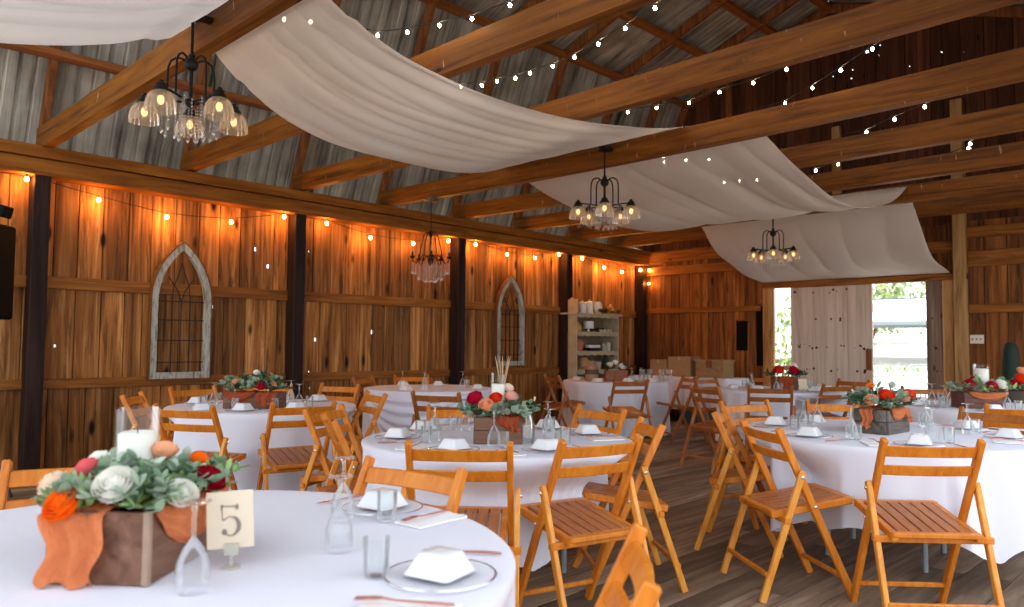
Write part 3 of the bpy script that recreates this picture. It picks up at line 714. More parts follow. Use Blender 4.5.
# seats: angle (degrees from the barn's long axis) -> where on the table, as seen in the photograph
SEATS = {
 'T1': [(304, 'near right place', 'bpnkfgt'), (5, 'far right place', 'bpnkfgt'), (262, 'front place', 'g'), (150, 'left edge place', 'g')],
 'T2': [(203,'near left place','bpgtnkf'),(252,'near right place','bpgtnkf'),(335,'right end place','bpgtnkf'),(12,'far right place','bpgt'),(57,'far place','bgt'),(100,'far left place','bpgt'),(142,'left end place','bpgtnkf')],
 'TL': [(130,'far left place','bpgt'),(190,'left end place','bgt'),(228,'near left place','bpgtk'),(268,'near right place','bpgtk'),(8,'right end place','bpgt'),(48,'far right place','bpgt'),(90,'far place','bgt')],
 'TR': [(106,'far left place','bpgtkf'),(162,'left end place','bpgtnkf'),(214,'near left place','bpgtnkf'),(288,'near right place','bpgtnkf'),(332,'right end place','bpgtkf'),(18,'far right place','bgt'),(62,'far place','bgt')],
 'S': [(130,'far left place','bgt'),(190,'left end place','bg'),(236,'near place','bpg'),(290,'near right place','bgt'),(10,'right end place','bgt')],
 'D': [(205,'near left place','bg'),(85,'far left place','bg'),(40,'far right place','bg'),(310,'near right place','bgt')],
 'C': [(130,'left end place','bgt'),(180,'near left place','bpgt'),(250,'near right place','bpgt'),(310,'right end place','bgt'),(70,'far left place','bgt')],
 'R': [(75,'left end place','bgt'),(130,'near left place','bpgt'),(200,'near place','bpgt'),(35,'far left place','bgt'),(340,'right end place','gt')],
}
RS = {'T1':.74,'T2':.56,'TL':.57,'TR':.66,'S':.56,'D':.58,'C':.57,'R':.6}
ZT = .7535
rg = random.Random(21)
def lay(kind, x, y, rz, where, tn, z=ZT):
    o = P[kind]((x, y, z), rz, '%s at the %s of the %s' % (WORD[kind], where, tn), '%s on the %s' % (GRP[kind], tn))
    if tn == 'foreground table' and kind in ('bowl', 'plate', 'tumbler'): o.scale = (.78 if kind == 'bowl' else .86,)*3
for k_, seats in SEATS.items():
    (cx, cy), r = TB[k_]; R0 = RS[k_]
    for a, where, what in seats:
        a = math.radians(a); h = a + PI                      # heading of the diner
        px, py = cx+R0*math.cos(a), cy+R0*math.sin(a)
        def off(f, rt):                                      # forward, right of the diner
            return px+f*math.cos(h)+rt*math.sin(h), py+f*math.sin(h)-rt*math.cos(h)
        if 'p' in what: lay('plate', px, py, 0, where, TN[k_])
        if 'b' in what: lay('bowl', px, py, h+rg.uniform(-.5, .5), where, TN[k_], ZT + (.0125 if 'p' in what else 0))
        if 'n' in what: lay('napkin', *off(.0, -.225), h-PI/2, where, TN[k_])
        if 'f' in what:
            z_ = ZT+.0085 if 'n' in what else ZT
            lay('fork', *off(.01, -.215), h-PI/2+.08, where, TN[k_], z_)
        if 'k' in what: lay('knife', *off(.0, .205), h-PI/2+rg.uniform(-.12, .1), where, TN[k_])
        if 'g' in what:
            if k_ == 'T1': q = {'near right place': (1.10,1.72), 'far right place': (1.285,1.99), 'front place': (.70,1.66), 'left edge place': (.25,2.55)}[where]
            else: q = off(.20, .13)
            lay('flute', *q, 0, where, TN[k_])
        if 't' in what:
            if k_ == 'T1': q = {'near right place': (1.04,1.47), 'far right place': (1.38,1.90)}.get(where, (.5, 1.5))
            else: q = off(.155, .20)
            lay('tumbler', *q, 0, where, TN[k_])
# ---------------------------------------------------------------- flowers and centrepieces
def petal(mb, R, az, wid, z0, z1, open_, curl, wob):
    """one cupped petal: a strip of a sphere of radius R whose lip leans out by open_ and rolls by curl"""
    rows = []
    for i in range(6):
        t = i/5; z = z0+(z1-z0)*t
        prof = R*math.sin(PI*(.16+.42*t)) + open_*t**2.2
        if t > .75: z -= curl*(t-.75)*2.2; prof += curl*(t-.75)*2.
        row = []
        for j in range(7):
            s = (j/6-.5)*2
            a = az + s*wid*math.sin(PI*(.22+.45*t))
            q = prof*(1+.05*s*s) ; zz = z - .10*(z1-z0)*s*s*t + .02*math.sin(3*s+wob)*t
            row.append((q*math.cos(a), q*math.sin(a), zz))
        rows.append(row)
    mb.grid(rows)
def rose_mesh(seed):
    rn = random.Random(seed); mb = MB()
    mb.ball((0, 0, .12), .42, 10, 8, (1, 1, 1.15))
    for k, (n, R, z0, z1, op, cu) in enumerate(((3, .26, .0, .72, -.06, .0), (3, .38, -.05, .70, -.04, .03), (4, .52, -.15, .66, -.02, .05), (5, .66, -.25, .56, .02, .08), (5, .78, -.40, .44, .03, .06), (6, .86, -.50, .26, .08, .10))):
        for i in range(n): petal(mb, R, 2*PI*i/n + k*.83 + rn.uniform(-.12, .12), 4.0/n, z0, z1+rn.uniform(-.04, .04), op, cu, rn.uniform(0, 6))
    return mb
COLS = {'orange':((.95,.17,.01),'orange'),'white':((.84,.83,.78),'white'),'cream':((.86,.72,.58),'cream'),'pink':((.82,.18,.20),'pink'),'peach':((.88,.48,.29),'peach'),'burgundy':((.30,.006,.018),'burgundy'),'crimson':((.56,.012,.05),'crimson'),'red':((.80,.065,.02),'orange-red'),'blush':((.84,.50,.42),'blush pink')}
ROSE = {}
for i, (k_, (c, n)) in enumerate(COLS.items()):
    m = cloth(n.replace(' ', '_')+'_petal', [min(.95, q*1.08) for q in c], .42)
    o = rose_mesh(i).build('rose', m, smooth=70); ROSE[k_] = Placer(o)
M['leaf'] = island('green_leaf', [(.26,.42,.12),(.12,.26,.07),(.42,.58,.22),(.16,.32,.10)], .55, .2)
M['leaf_dusty'] = island('dusty_eucalyptus_leaf', [(.32,.42,.29),(.15,.26,.15),(.50,.58,.48),(.11,.22,.10),(.38,.48,.36)], .6, .2)
M['leaf_dark'] = island('dark_green_leaf', [(.03,.085,.035),(.02,.055,.025),(.06,.13,.05)], .5, .15)
def leaf(mb, p, d, n, L, W, bend):
    d = Vector(d).normalized(); n = Vector(n); s = d.cross(n)
    if s.length < 1e-4: s = d.orthogonal()
    s.normalize(); n = s.cross(d); rows = []
    for i in range(5):
        t = i/4; w = W*math.sin(PI*(t*.88+.07))**.8; c = Vector(p) + d*(L*t) + n*(bend*L*t*t)
        rows.append([c - s*w/2 + n*w*.12, c, c + s*w/2 + n*w*.12])
    mb.grid(rows)
def greens(seed, L, W, H, n, size, roundish):
    rn = random.Random(seed); mb = MB()
    for i in range(n):
        x = rn.uniform(-L/2, L/2)*1.08; y = rn.uniform(-W/2, W/2)*1.1
        out = Vector((x/(L/2), y/(W/2), 0)); base = Vector((x*.8, y*.8, rn.uniform(-.0, H*.35)))
        d = Vector((out.x*.75+rn.uniform(-.5,.5), out.y*.75+rn.uniform(-.5,.5), rn.uniform(.25, 1.))).normalized()
        ln = rn.uniform(.06, .13)*size/.045*.8
        for q in range(4):
            p = base + d*(ln*(q+1)/4) + Vector((0,0,-.02*(q/3)**2))
            for s_ in (-1, 1):
                side = d.cross(Vector((rn.uniform(-1,1), rn.uniform(-1,1), 1))).normalized()*s_
                sz = size*rn.uniform(.7, 1.2)
                p = Vector((p.x, p.y, max(p.z, .018)))
                leaf(mb, p, Vector(side)*.9+d*.7+Vector((0,0,.35 if p.z < .05 else 0)), Vector((rn.uniform(-.4,.4), rn.uniform(-.4,.4), 1)), sz, sz*(.75 if roundish else .4), rn.uniform(-.3,.3))
    return mb
M['corner'] = simple('worn_corner_wood', (.30,.20,.14), .7, noise=.15)
def planter(c, rz, L, W, H, mat, label, z=.753):
    t = thing('planter_box', label, 'planter', (c[0], c[1], z), rz)
    n = 1 if L == .36 and W == .22 else (2 if L < .33 else 3)
    if n == 1:
        mb = MB()
        for sx in (-1, 1):
            for sy in (-1, 1): mb = MB().box(sx*L/2-.008, sx*L/2+.008, sy*W/2-.008, sy*W/2+.008, .001, H+.001).build('corner_edge', M['corner'], t, bevel=.002)
    for s in (-1, 1):
        mb = MB()
        for i in range(n): mb.box(-L/2, L/2, s*W/2-(.006), s*W/2+.006, H*i/n+.001, H*(i+1)/n-.001)
        mb.build('side_boards', mat, t, bevel=.002)
        mb = MB()
        for i in range(n): mb.box(s*L/2-.006, s*L/2+.006, -W/2+.007, W/2-.007, H*i/n+.001, H*(i+1)/n-.001)
        mb.build('end_boards', mat, t, bevel=.002)
    MB().box(-L/2+.007, L/2-.007, -W/2+.007, W/2-.007, .004, .016).build('bottom_board', mat, t)
    MB().box(-L/2+.006, L/2-.006, -W/2+.006, W/2-.006, H-.04, H-.03).build('soil', simple('dark_soil', (.03,.02,.015), .9), t)
    return t
def rosed(key, items, tn):
    for (x, y, z, r, col, where) in items:
        v = Vector((x-CENT[key][0], y-CENT[key][1], .14)).normalized()
        v = (v + Vector((-.25, -.25, .45))).normalized(); s_ = Vector((x, y, z)) + (Vector((-.03, -.03, .012)) if key == 'T1' else Vector((-.02, -.02, .012)))
        o = ROSE[col](s_, 0, '%s rose %s' % (COLS[col][1], where), 'roses of the ' + tn, r*1.0)
        o.rotation_euler = v.to_track_quat('Z', 'Y').to_euler()
def gauze(c, rz, L, W, H, swags, tails, label, mat, z=.753, seed=1):
    """gauze cloth: a strip over the box rim, drooping swags on the front side and hanging tails; local frame as the box"""
    rn = random.Random(seed); mb = MB()
    for (face, u0, u1, depth) in swags:        # face 'f' front (-y) or 'r'/'l' end
        rows = []
        for i in range(9):
            t = i/8; row = []
            for j in range(19):
                s = j/18; u = u0+(u1-u0)*s; sag = 4*s*(1-s)
                zz = H + .014 - t*(.02+depth*sag) - .012*math.sin(PI*t)*0
                o_ = .012 + .014*math.sin(PI*t)*(.4+sag) + .007*math.sin(t*15+s*5) + .003*math.sin(s*31)
                if i == 0: o_ = -.03; zz = H+.012
                row.append((u, -W/2-o_, zz) if face == 'f' else ((L/2+o_, u, zz) if face == 'r' else (-L/2-o_, u, zz)))
            rows.append(row)
        mb.grid(rows)
    for (face, u0, u1, depth) in tails:
        rows = []
        for i in range(13):
            t = i/12; row = []
            for j in range(17):
                s = j/16; wd = 1+.35*t*math.sin(s*3+1)*0+.12*math.sin(t*6+s*2)
                u = (u0+u1)/2 + (u1-u0)*(s-.5)*wd + .008*math.sin(t*9)
                zz = max(H+.012-(depth)*t + .01*math.sin(s*11+rn.random()*.3)*t, .003)
                o_ = .014 + .011*math.sin(s*14+t*2.5) + .02*t
                if i == 0: o_ = -.03
                row.append((u, -W/2-o_, zz) if face == 'f' else ((L/2+o_, u, zz) if face == 'r' else (-L/2-o_, u, zz)))
            rows.append(row)
        mb.grid(rows)
    mb.grid([[(-L/2*.9+L*.9*j/12, W*(i/4-.5)*.9, H-.0+.012*math.sin(j*1.9+i)+.004) for j in range(13)] for i in range(5)])
    o = mb.build('gauze_runner', mat, smooth=180, loc=(c[0], c[1], z)); o.rotation_euler[2] = rz
    return tag(o, label, 'cloth runner')
CENT = {'T1':(.704,1.961),'T2':(2.915,3.008),'TL':(2.90,5.79),'TR':(5.076,1.773),'C':(8.95,4.25),'R':(7.77,1.895),'S':(8.88,6.75),'R2':(9.0,1.9)}
HB = .155
planter(CENT['T1'], math.radians(41), .36, .22, HB+.005, M['planter'], 'large brown wooden flower box on the foreground table')
planter(CENT['T2'], -PI/4, .25, .2, .145, M['planter'], 'brown plank flower chest in the middle of the middle table')
planter(CENT['TL'], -PI/4, .44, .18, .13, M['planter'], 'brown flower box almost covered by rust gauze on the arch table')
planter(CENT['TR'], math.radians(-3), .32, .2, .15, M['planter_grey'], 'grey weathered flower chest on the front right table')
planter(CENT['C'], math.radians(-45), .26, .2, .16, M['planter'], 'brown flower box with a name card on the barn door table')
planter(CENT['R'], math.radians(-45), .36, .2, .14, simple('maroon_planter_wood', (.12,.04,.03), .6, noise=.3, nscale=8), 'maroon flower box below the switch plate on the far right table')
planter(CENT['S'], math.radians(-45), .30, .2, .16, simple('terracotta_planter', (.26,.085,.04), .7, noise=.2), 'reddish flower box holding white roses on the shelf unit table')
def green(key, rz, L, W, z, n, size, rd, mat, label, seed, H=.15):
    o = greens(seed, L, W, H, n, size, rd).build('foliage', M[mat], smooth=180, loc=(CENT[key][0], CENT[key][1], z)); o.rotation_euler[2] = rz
    return tag(o, label, 'greenery', None, 'stuff')
r45 = -PI/4
green('T1', math.radians(41), .38, .26, .90, 125, .033, 1, 'leaf_dusty', 'dusty eucalyptus leaves in the foreground flower box', 1, .16)
green('T1', math.radians(41), .38, .26, .90, 80, .034, 0, 'leaf', 'bright green leaves along the rim of the foreground flower box', 2, .09)
green('T2', r45, .30, .22, .885, 26, .05, 1, 'leaf_dusty', 'dusty green leaves in the brown chest of the middle table', 3, .09)
green('T2', r45, .28, .2, .885, 14, .05, 0, 'leaf_dark', 'dark green leaves in the brown chest of the middle table', 4, .07)
green('TL', r45, .40, .2, .88, 34, .048, 1, 'leaf_dusty', 'dusty leaves above the rust gauze of the arch table', 5, .17)
green('TL', r45, .42, .2, .88, 26, .05, 0, 'leaf_dark', 'dark leaves above the rust gauze of the arch table', 6, .14)
green('TR', math.radians(-3), .34, .22, .90, 34, .05, 1, 'leaf_dusty', 'dusty leaves in the grey chest of the front right table', 7, .14)
green('TR', math.radians(-3), .36, .22, .895, 26, .05, 0, 'leaf_dark', 'dark leaves in the grey chest of the front right table', 8, .1)
green('C', r45, .30, .2, .90, 22, .06, 0, 'leaf_dark', 'dark leaves in the box of the barn door table', 9, .1)
green('R', r45, .38, .2, .88, 32, .055, 1, 'leaf_dusty', 'dusty leaves in the maroon box of the far right table', 10, .13)
green('R', r45, .42, .22, .88, 16, .06, 0, 'leaf', 'green leaves in the maroon box of the far right table', 11, .11)
green('R2', r45, .3, .2, .85, 18, .06, 0, 'leaf', 'green leaves of the posy at the right edge of the picture', 12, .14)
green('S', r45, .34, .22, .90, 18, .06, 0, 'leaf_dark', 'dark leaves around the white roses of the shelf unit table', 13, .06)
rosed('T1', [(0.535,1.915,0.915,0.043,'orange','at the left corner of the foreground flower box, above the hanging gauze'),(0.618,1.842,0.957,0.048,'white','large and open in the middle of the foreground flower box'),(0.753,1.824,0.924,0.041,'white','at the right front of the foreground flower box, near the number card'),(0.560,2.085,0.935,0.038,'cream','behind the orange one at the left of the foreground flower box'),(0.630,2.085,0.965,0.032,'pink','left of the candle in the foreground flower box'),(0.801,2.052,0.995,0.035,'peach','right of the candle in the foreground flower box'),(0.852,1.908,0.933,0.046,'burgundy','at the right end of the foreground flower box, behind the number card'),(0.874,2.010,0.970,0.027,'orange','small, at the far right of the foreground flower box'),(0.667,2.117,0.978,0.030,'white','small, just left of the foreground candle'),(0.618,1.985,0.940,0.022,'burgundy','tiny, between pink and white ones of the foreground flower box')], TN['T1'])
rosed('T2', [(2.792,3.065,0.982,0.047,'crimson','at the left of the middle table chest'),(2.767,2.950,0.953,0.042,'peach','at the left front of the middle table chest'),(2.858,2.970,0.985,0.038,'red','below the candle of the middle table chest'),(2.950,2.948,0.99,0.042,'blush','at the right of the middle table chest'),(3.007,3.030,1.030,0.036,'cream','high at the right back of the middle table chest')], TN['T2'])
rosed('TL', [(2.811,5.925,0.941,0.050,'peach','at the left end of the arch table flowers'),(2.862,5.804,0.929,0.045,'white','between peach and crimson ones of the arch table'),(2.906,5.690,0.925,0.052,'crimson','in the middle of the arch table flowers'),(3.003,5.663,0.930,0.032,'peach','small, at the right of the arch table flowers'),(2.950,5.850,1.02,0.034,'white','topmost of the arch table flowers')], TN['TL'])
rosed('TR', [(4.917,1.791,0.947,0.045,'peach','at the left of the grey chest on the front right table'),(5.023,1.739,0.975,0.050,'red','left of centre in the grey chest of the front right table'),(5.119,1.672,0.965,0.045,'peach','right of centre in the grey chest of the front right table'),(5.225,1.664,0.98,0.042,'red','at the right of the grey chest on the front right table'),(5.178,1.891,1.02,0.032,'orange','behind the grey chest flowers of the front right table')], TN['TR'])
rosed('C', [(8.793,4.254,0.985,0.068,'red','at the left of the barn door table flowers'),(8.922,4.127,0.98,0.065,'crimson','at the right of the barn door table flowers'),(9.03,4.174,1.03,0.052,'white','high at the right of the barn door table flowers'),(8.964,4.222,1.01,0.045,'peach','in the middle of the barn door table flowers')], TN['C'])
rosed('R', [(7.642,1.939,0.955,0.060,'crimson','at the left of the maroon box on the far right table'),(7.722,1.788,0.945,0.050,'crimson','at the right of the maroon box on the far right table'),(7.80,1.735,0.955,0.055,'white','at the right end of the maroon box on the far right table'),(7.661,1.991,0.94,0.045,'peach','at the left end of the maroon box on the far right table'),(7.784,1.934,0.99,0.042,'burgundy','below the candle glass of the maroon box')], TN['R'])
rosed('R2', [(8.967,1.816,0.969,0.070,'red','largest of the posy at the right edge of the picture'),(9.05,1.830,1.045,0.055,'peach','on top of the posy at the right edge of the picture'),(8.920,1.866,0.929,0.050,'crimson','at the left of the posy at the right picture edge')], 'posy')
rosed('S', [(8.80,6.80,0.975,0.060,'white','at the left of the reddish box before the shelf unit'),(8.92,6.66,0.955,0.060,'white','at the right of the reddish box before the shelf unit'),(8.89,6.77,1.01,0.050,'white','topmost in the reddish box before the shelf unit')], TN['S'])
t = thing('flower_pot', 'dark pot of the posy at the right edge of the picture', 'flower pot', (9.0, 1.9, 0))
MB().lathe([(.12, 0), (.14, .02), (.10, .3), (.16, .80), (.17, .86), (.15, .86), (.14, .80)], 20).build('body', simple('dark_pot', (.05,.03,.025), .6), t, smooth=40)
gauze(CENT['T1'], math.radians(41), .36, .22, HB, [('f', -.17, .19, .10)], [('l', -.02, .115, .165)], 'rust gauze hanging over the left corner of the foreground flower box', M['gauze'], .753, 1)
gauze(CENT['T2'], r45, .25, .2, .14, [('f', -.02, .12, .05)], [('f', .04, .11, .08)], 'rust gauze tucked over the front of the middle table chest', M['gauze_deep'], .753, 2)
gauze(CENT['TL'], r45, .44, .18, .125, [('f', -.22, .03, .07)], [('f', .05, .2, .11)], 'deep rust gauze draped along the flower box of the arch table', M['gauze_deep'], .753, 3)
gauze(CENT['TR'], math.radians(-3), .32, .2, .145, [('f', -.14, .08, .06)], [('f', .06, .11, .085), ('l', -.02, .05, .12)], 'rust gauze swag across the grey chest of the front right table', M['gauze'], .753, 4)
gauze(CENT['C'], r45, .26, .2, .15, [], [('f', -.10, .07, .13)], 'rust gauze hanging down the box of the barn door table', M['gauze_deep'], .753, 5)
gauze(CENT['R'], r45, .36, .2, .135, [('f', -.14, .2, .06)], [('r', -.06, .06, .07)], 'rust gauze over the maroon box of the far right table', M['gauze'], .753, 6)
M['cylinder'] = glass('clear_cylinder_glass', haze=.03, hcol=(1,1,1), gl=.3)
# hurricane glasses with pillar candles
def hurricane(x, y, z0, z1, r, label):
    g = MB().lathe_open([(r*.98, z0), (r, z0+.01), (r, z1-.003), (r*1.02, z1), (r*.985, z1)], 28).build('hurricane_glass', M['cylinder'], smooth=50); tag(g, 'glass cylinder around the candle of the ' + label, 'candle glass')
    g.location = (x, y, 0)
def candle(x, y, z0, z1, r, label):
    t = thing('pillar_candle', 'white pillar candle in the ' + label, 'candle', (x, y, z0))
    h = z1-z0
    MB().lathe([(r, 0), (r, h-.006), (r-.006, h), (r*.5, h-.006), (0, h-.008)], 24).build('wax', M['wax'], t, smooth=40)
    MB().tube([(0, 0, h-.01), (.001, 0, h+.012)], .0015, 6).build('wick', M['black'], t)
hurricane(.72, 2.07, .87, 1.115, .052, 'foreground flower box'); candle(.72, 2.07, .87, 1.055, .045, 'foreground flower box')
hurricane(2.93, 3.03, .87, 1.125, .04, 'middle table chest'); candle(2.93, 3.03, .87, 1.065, .036, 'middle table chest')
hurricane(5.10, 1.74, .88, 1.09, .045, 'front right table chest'); candle(5.10, 1.74, .88, .98, .036, 'front right table chest')
hurricane(7.83, 1.88, .87, 1.14, .065, 'maroon box'); candle(7.83, 1.88, .87, 1.10, .058, 'maroon box')
# glass vase with dried stems on the middle table
t = thing('glass_vase', 'tall clear vase right of the brown chest on the middle table', 'vase', (2.985, 2.86, .7535))
MB().lathe_open([(.032, 0), (.044, .05), (.042, .10), (.026, .15), (.024, .185), (.021, .185), (.022, .15), (.036, .10), (.036, .03), (.0, .012)], 20).build('glass_body', M['glass'], t, smooth=60)
rn = random.Random(4)
for i in range(6):
    a = rn.uniform(0, 6.28); q = rn.uniform(.02, .05); mb = MB()
    mb.tube([(0, 0, .03), (q*.4*math.cos(a), q*.4*math.sin(a), .15), (q*math.cos(a), q*math.sin(a), rn.uniform(.2, .26))], [.0015, .0015, .006], 6)
    tag(mb.build('dried_stem', simple('straw', (.62,.45,.24), .8), loc=(2.985, 2.86, .7535)), 'dried straw stem in the clear vase of the middle table', 'dried stem', 'dried stems in the clear vase')
mb = MB()
for i in range(5):
    a = i*1.3; mb.tube([(0, 0, .88), (.01*math.cos(a), .01*math.sin(a), 1.05), (.03*math.cos(a), .03*math.sin(a), 1.16), (.045*math.cos(a), .045*math.sin(a), 1.22)], [.0015, .0015, .005, .001], 6)
tag(mb.build('pampas_tuft', simple('pampas', (.42,.28,.16), .9), loc=(2.965, 3.03, 0)), 'pale pampas tuft rising behind the candle of the middle table', 'dried grass')
# number cards in clear holders
def card(x, y, rz, w, h, z, label, five=False):
    t = thing('table_card', label, 'card', (x, y, .7535), rz)
    tl = Matrix.Rotation(-.12, 4, 'X') @ Matrix.Rotation(-.07, 4, 'Y')
    MB().box(-w/2, w/2, -.0015, .0015, z, z+h, tl).build('card', M['card'], t)
    mb = MB().lathe([(.022, 0), (.022, .004), (.004, .006), (.004, z-.012)], 14); mb.box(-.016, .016, -.007, -.003, z-.014, z+.012); mb.box(-.016, .016, .003, .007, z-.014, z+.012)
    mb.build('holder', M['clearplastic'], t)
    if five:                                         # a didone figure 5, thick bowl and hairlines
        fr = tl @ Matrix.Translation((0, -.0026, z+h/2)) @ Matrix.Rotation(PI/2, 4, 'X')
        mb = MB(); S = h*.62
        def P_(u, v): return (u*S, v*S)
        mb.prism([P_(-.25,.43), P_(-.215,.43), P_(-.195,-.02), P_(-.215,-.02)], fr, .0006)
        mb.prism([P_(-.25,.43), P_(-.25,.30), P_(-.20,.32), P_(-.17,.42)], fr, .0006)
        mb.prism([P_(-.22,.40), P_(.16,.385), P_(.22,.44), P_(.26,.34), P_(.20,.25), P_(.14,.345), P_(-.22,.375)], fr, .0006)
        mb.prism([P_(-.215,-.01), P_(-.02,.10), P_(.14,.07), P_(.12,.045), P_(-.03,.07), P_(-.19,-.035)], fr, .0006)
        out = [P_(.02+.29*math.cos(a), -.18+.29*math.sin(a)) for a in [1.15-i*2.75/14 for i in range(15)]]
        inn = [P_(-.045+.235*math.cos(a), -.18+.275*math.sin(a)) for a in [1.15-i*2.75/14 for i in range(15)]]
        for i in range(14): mb.prism([inn[i], out[i], out[i+1], inn[i+1]], fr, .0006)
        mb.prism([P_(-.16+.075*math.cos(i*PI/5), -.34+.085*math.sin(i*PI/5)) for i in range(10)], fr, .0006)
        mb.prism([P_(-.16,-.41), P_(-.02,-.47), P_(.03,-.455), P_(-.1,-.39)], fr, .0006)
        mb.build('number', M['ink'], t)
    return t
card(.835, 1.765, math.radians(-38), .108, .132, .045, 'cream card with a number leaning on the foreground flower box', True)
card(8.86, 3.97, math.radians(-42), .10, .125, .02, 'small cream card beside the flower box of the barn door table')
# ---------------------------------------------------------------- chandeliers
def chandelier(label, x, y, zc, zh, rot):
    """five glass bells on arms, hoop tubes above, crystal strings in the middle; zc canopy height, zh hub height"""
    t = thing('chandelier', label, 'chandelier', (x, y, zh), rot, 'glass bell chandeliers')
    MB().lathe([(.0, zc-zh+.0), (.065, zc-zh), (.065, zc-zh-.035), (.03, zc-zh-.045), (0, zc-zh-.046)], 20).box(-.03, .12, -.03, .03, zc-zh-.03, zc-zh-.005, Matrix.Rotation(-rot, 4, 'Z')).build('canopy', M['black'], t, smooth=40)
    MB().tube([(0, 0, zc-zh-.04), (0, 0, -.25)], .009, 8).build('rod', M['black'], t)
    mb = MB().ball((0, 0, 0), .042, 12, 8, (1, 1, 1.05)); mb.lathe([(.018, .03), (.022, .05), (.012, .065)], 10); mb.tube([(0, 0, .0), (0, 0, -.2)], .012, 8)
    MB().ball((0, 0, -.235), .03, 10, 6).build('hub_knob', M['black'], t, smooth=60)
    mb.build('hub', M['black'], t, smooth=60)
    for k in range(5):
        a = 2*PI*k/5; ca, sa = math.cos(a), math.sin(a)
        pts = [(.03, .0)] + [(.03+.055*(1-math.cos(b)), .04*math.sin(b)) for b in (.5, 1., 1.57)] + [(.12, .02), (.135, -.02), (.138, -.08), (.138, -.22)]
        arm = MB().tube([(r*ca, r*sa, z) for r, z in pts], .007, 8)
        arm.tube([(.02*ca, .02*sa, -.235), (.138*ca, .138*sa, -.222), (.265*ca, .265*sa, -.215)], .007, 8)
        arm = arm.build('arm', M['black'], t, smooth=60)
        c = (.265*ca, .265*sa, 0)
        MB().lathe([(0, -.185), (.012, -.185), (.016, -.20), (.028, -.205), (.030, -.22), (.044, -.235), (.046, -.25), (.0, -.25)], 14, c).build('socket', M['black'], arm, smooth=40)
        prof = [(.040, -.248), (.056, -.260), (.074, -.29), (.082, -.325), (.085, -.365)]
        mb = MB(); n = 40; rows = []
        for r, z in prof: rows.append([(c[0]+(r*(1+.03*(-1)**j))*math.cos(2*PI*j/n), c[1]+(r*(1+.03*(-1)**j))*math.sin(2*PI*j/n), z) for j in range(n)])
        mb.grid(rows, closed=True).build('glass_bell', M['shade'], arm)
        MB().ball((c[0], c[1], -.30), .02, 10, 6, (1, 1, 1.4)).build('bulb', M['bulb_soft'], arm, smooth=180)
    rn = random.Random(3); mb = MB()
    for k in range(20):
        a = 2*PI*k/20 + .1; r = .155 if k % 2 else .085; q = 8 if k % 2 else 9
        for i in range(q):
            mb.lathe([(0, -.011), (.0085, 0), (0, .011)], 6, (r*math.cos(a), r*math.sin(a), -.235-.02*i))
        mb.lathe([(0, -.03), (.014, -.008), (.007, .012), (0, .02)], 6, (r*math.cos(a), r*math.sin(a), -.255-.02*q))
    mb.build('crystal_strings', M['crystal'], t)['kind'] = 'stuff'
    return t
chandelier('largest black chandelier with glass bells, hanging at the first tie beam, upper left', 1.80, 4.50, 3.24, 2.92, 1.19).scale = (.98,)*3
chandelier('black chandelier with glass bells in the middle of the hall, under the fabric', 5.83, 4.57, 3.20, 2.855, .035)
chandelier('farthest black chandelier with glass bells, before the door end fabric', 9.75, 4.77, 3.14, 2.80, -.17)
# candle chandelier by the left wall
t = thing('chandelier', 'slim black candle chandelier with crystal strings before the left board wall', 'chandelier', (5.93, 7.35, 2.40), .3)
MB().lathe([(0, .675), (.07, .675), (.07, .63), (.03, .62), (0, .62)], 18).build('canopy', simple('dull_canopy_metal', (.10,.09,.08), .5, .6), t, smooth=40)
MB().tube([(0, 0, .63), (0, 0, .26)], .007, 8).build('rod', M['black'], t)
MB().lathe([(.01, .27), (.035, .25), (.02, .22), (.012, .15), (.02, .08), (.014, .0), (.032, -.08), (.038, -.12), (.015, -.16), (.0, -.17)], 12).build('column', M['black'], t, smooth=60)
for k in range(5):
    a = 2*PI*k/5; ca, sa = math.cos(a), math.sin(a)
    arm = MB().tube([(r*ca, r*sa, z) for r, z in ((.02, .22), (.06, .24), (.09, .20), (.12, .08), (.15, -.08), (.18, -.14), (.22, -.13), (.235, -.09))], .007, 8)
    arm.tube([(r*ca, r*sa, z) for r, z in ((.03, -.10), (.06, -.04), (.10, -.04), (.15, -.1))], .006, 8)
    arm = arm.build('arm', M['black'], t, smooth=60)
    MB().lathe([(.01, -.09), (.036, -.08), (.03, -.06), (.012, -.055), (.012, -.01), (.0, -.01)], 12, (.235*ca, .235*sa, 0)).build('candle_cup', M['black'], arm, smooth=40)
    MB().lathe([(.009, -.01), (.014, .015), (.010, .045), (0, .075)], 10, (.235*ca, .235*sa, 0)).build('flame_bulb', M['shade'], arm, smooth=60)
mb = MB()
for ring, n, z0, q in ((.225, 20, -.14, 5), (.15, 14, -.15, 8), (.07, 8, -.16, 9)):
    for k in range(n):
        a = 2*PI*k/n
        for i in range(q): mb.lathe([(0, -.010), (.0075, 0), (0, .010)], 6, (ring*math.cos(a), ring*math.sin(a), z0-.021*i))
        mb.lathe([(0, -.028), (.012, -.008), (.006, .010), (0, .018)], 6, (ring*math.cos(a), ring*math.sin(a), z0-.021*q-.008))
mb.build('crystal_strings', M['crystal'], t)['kind'] = 'stuff'

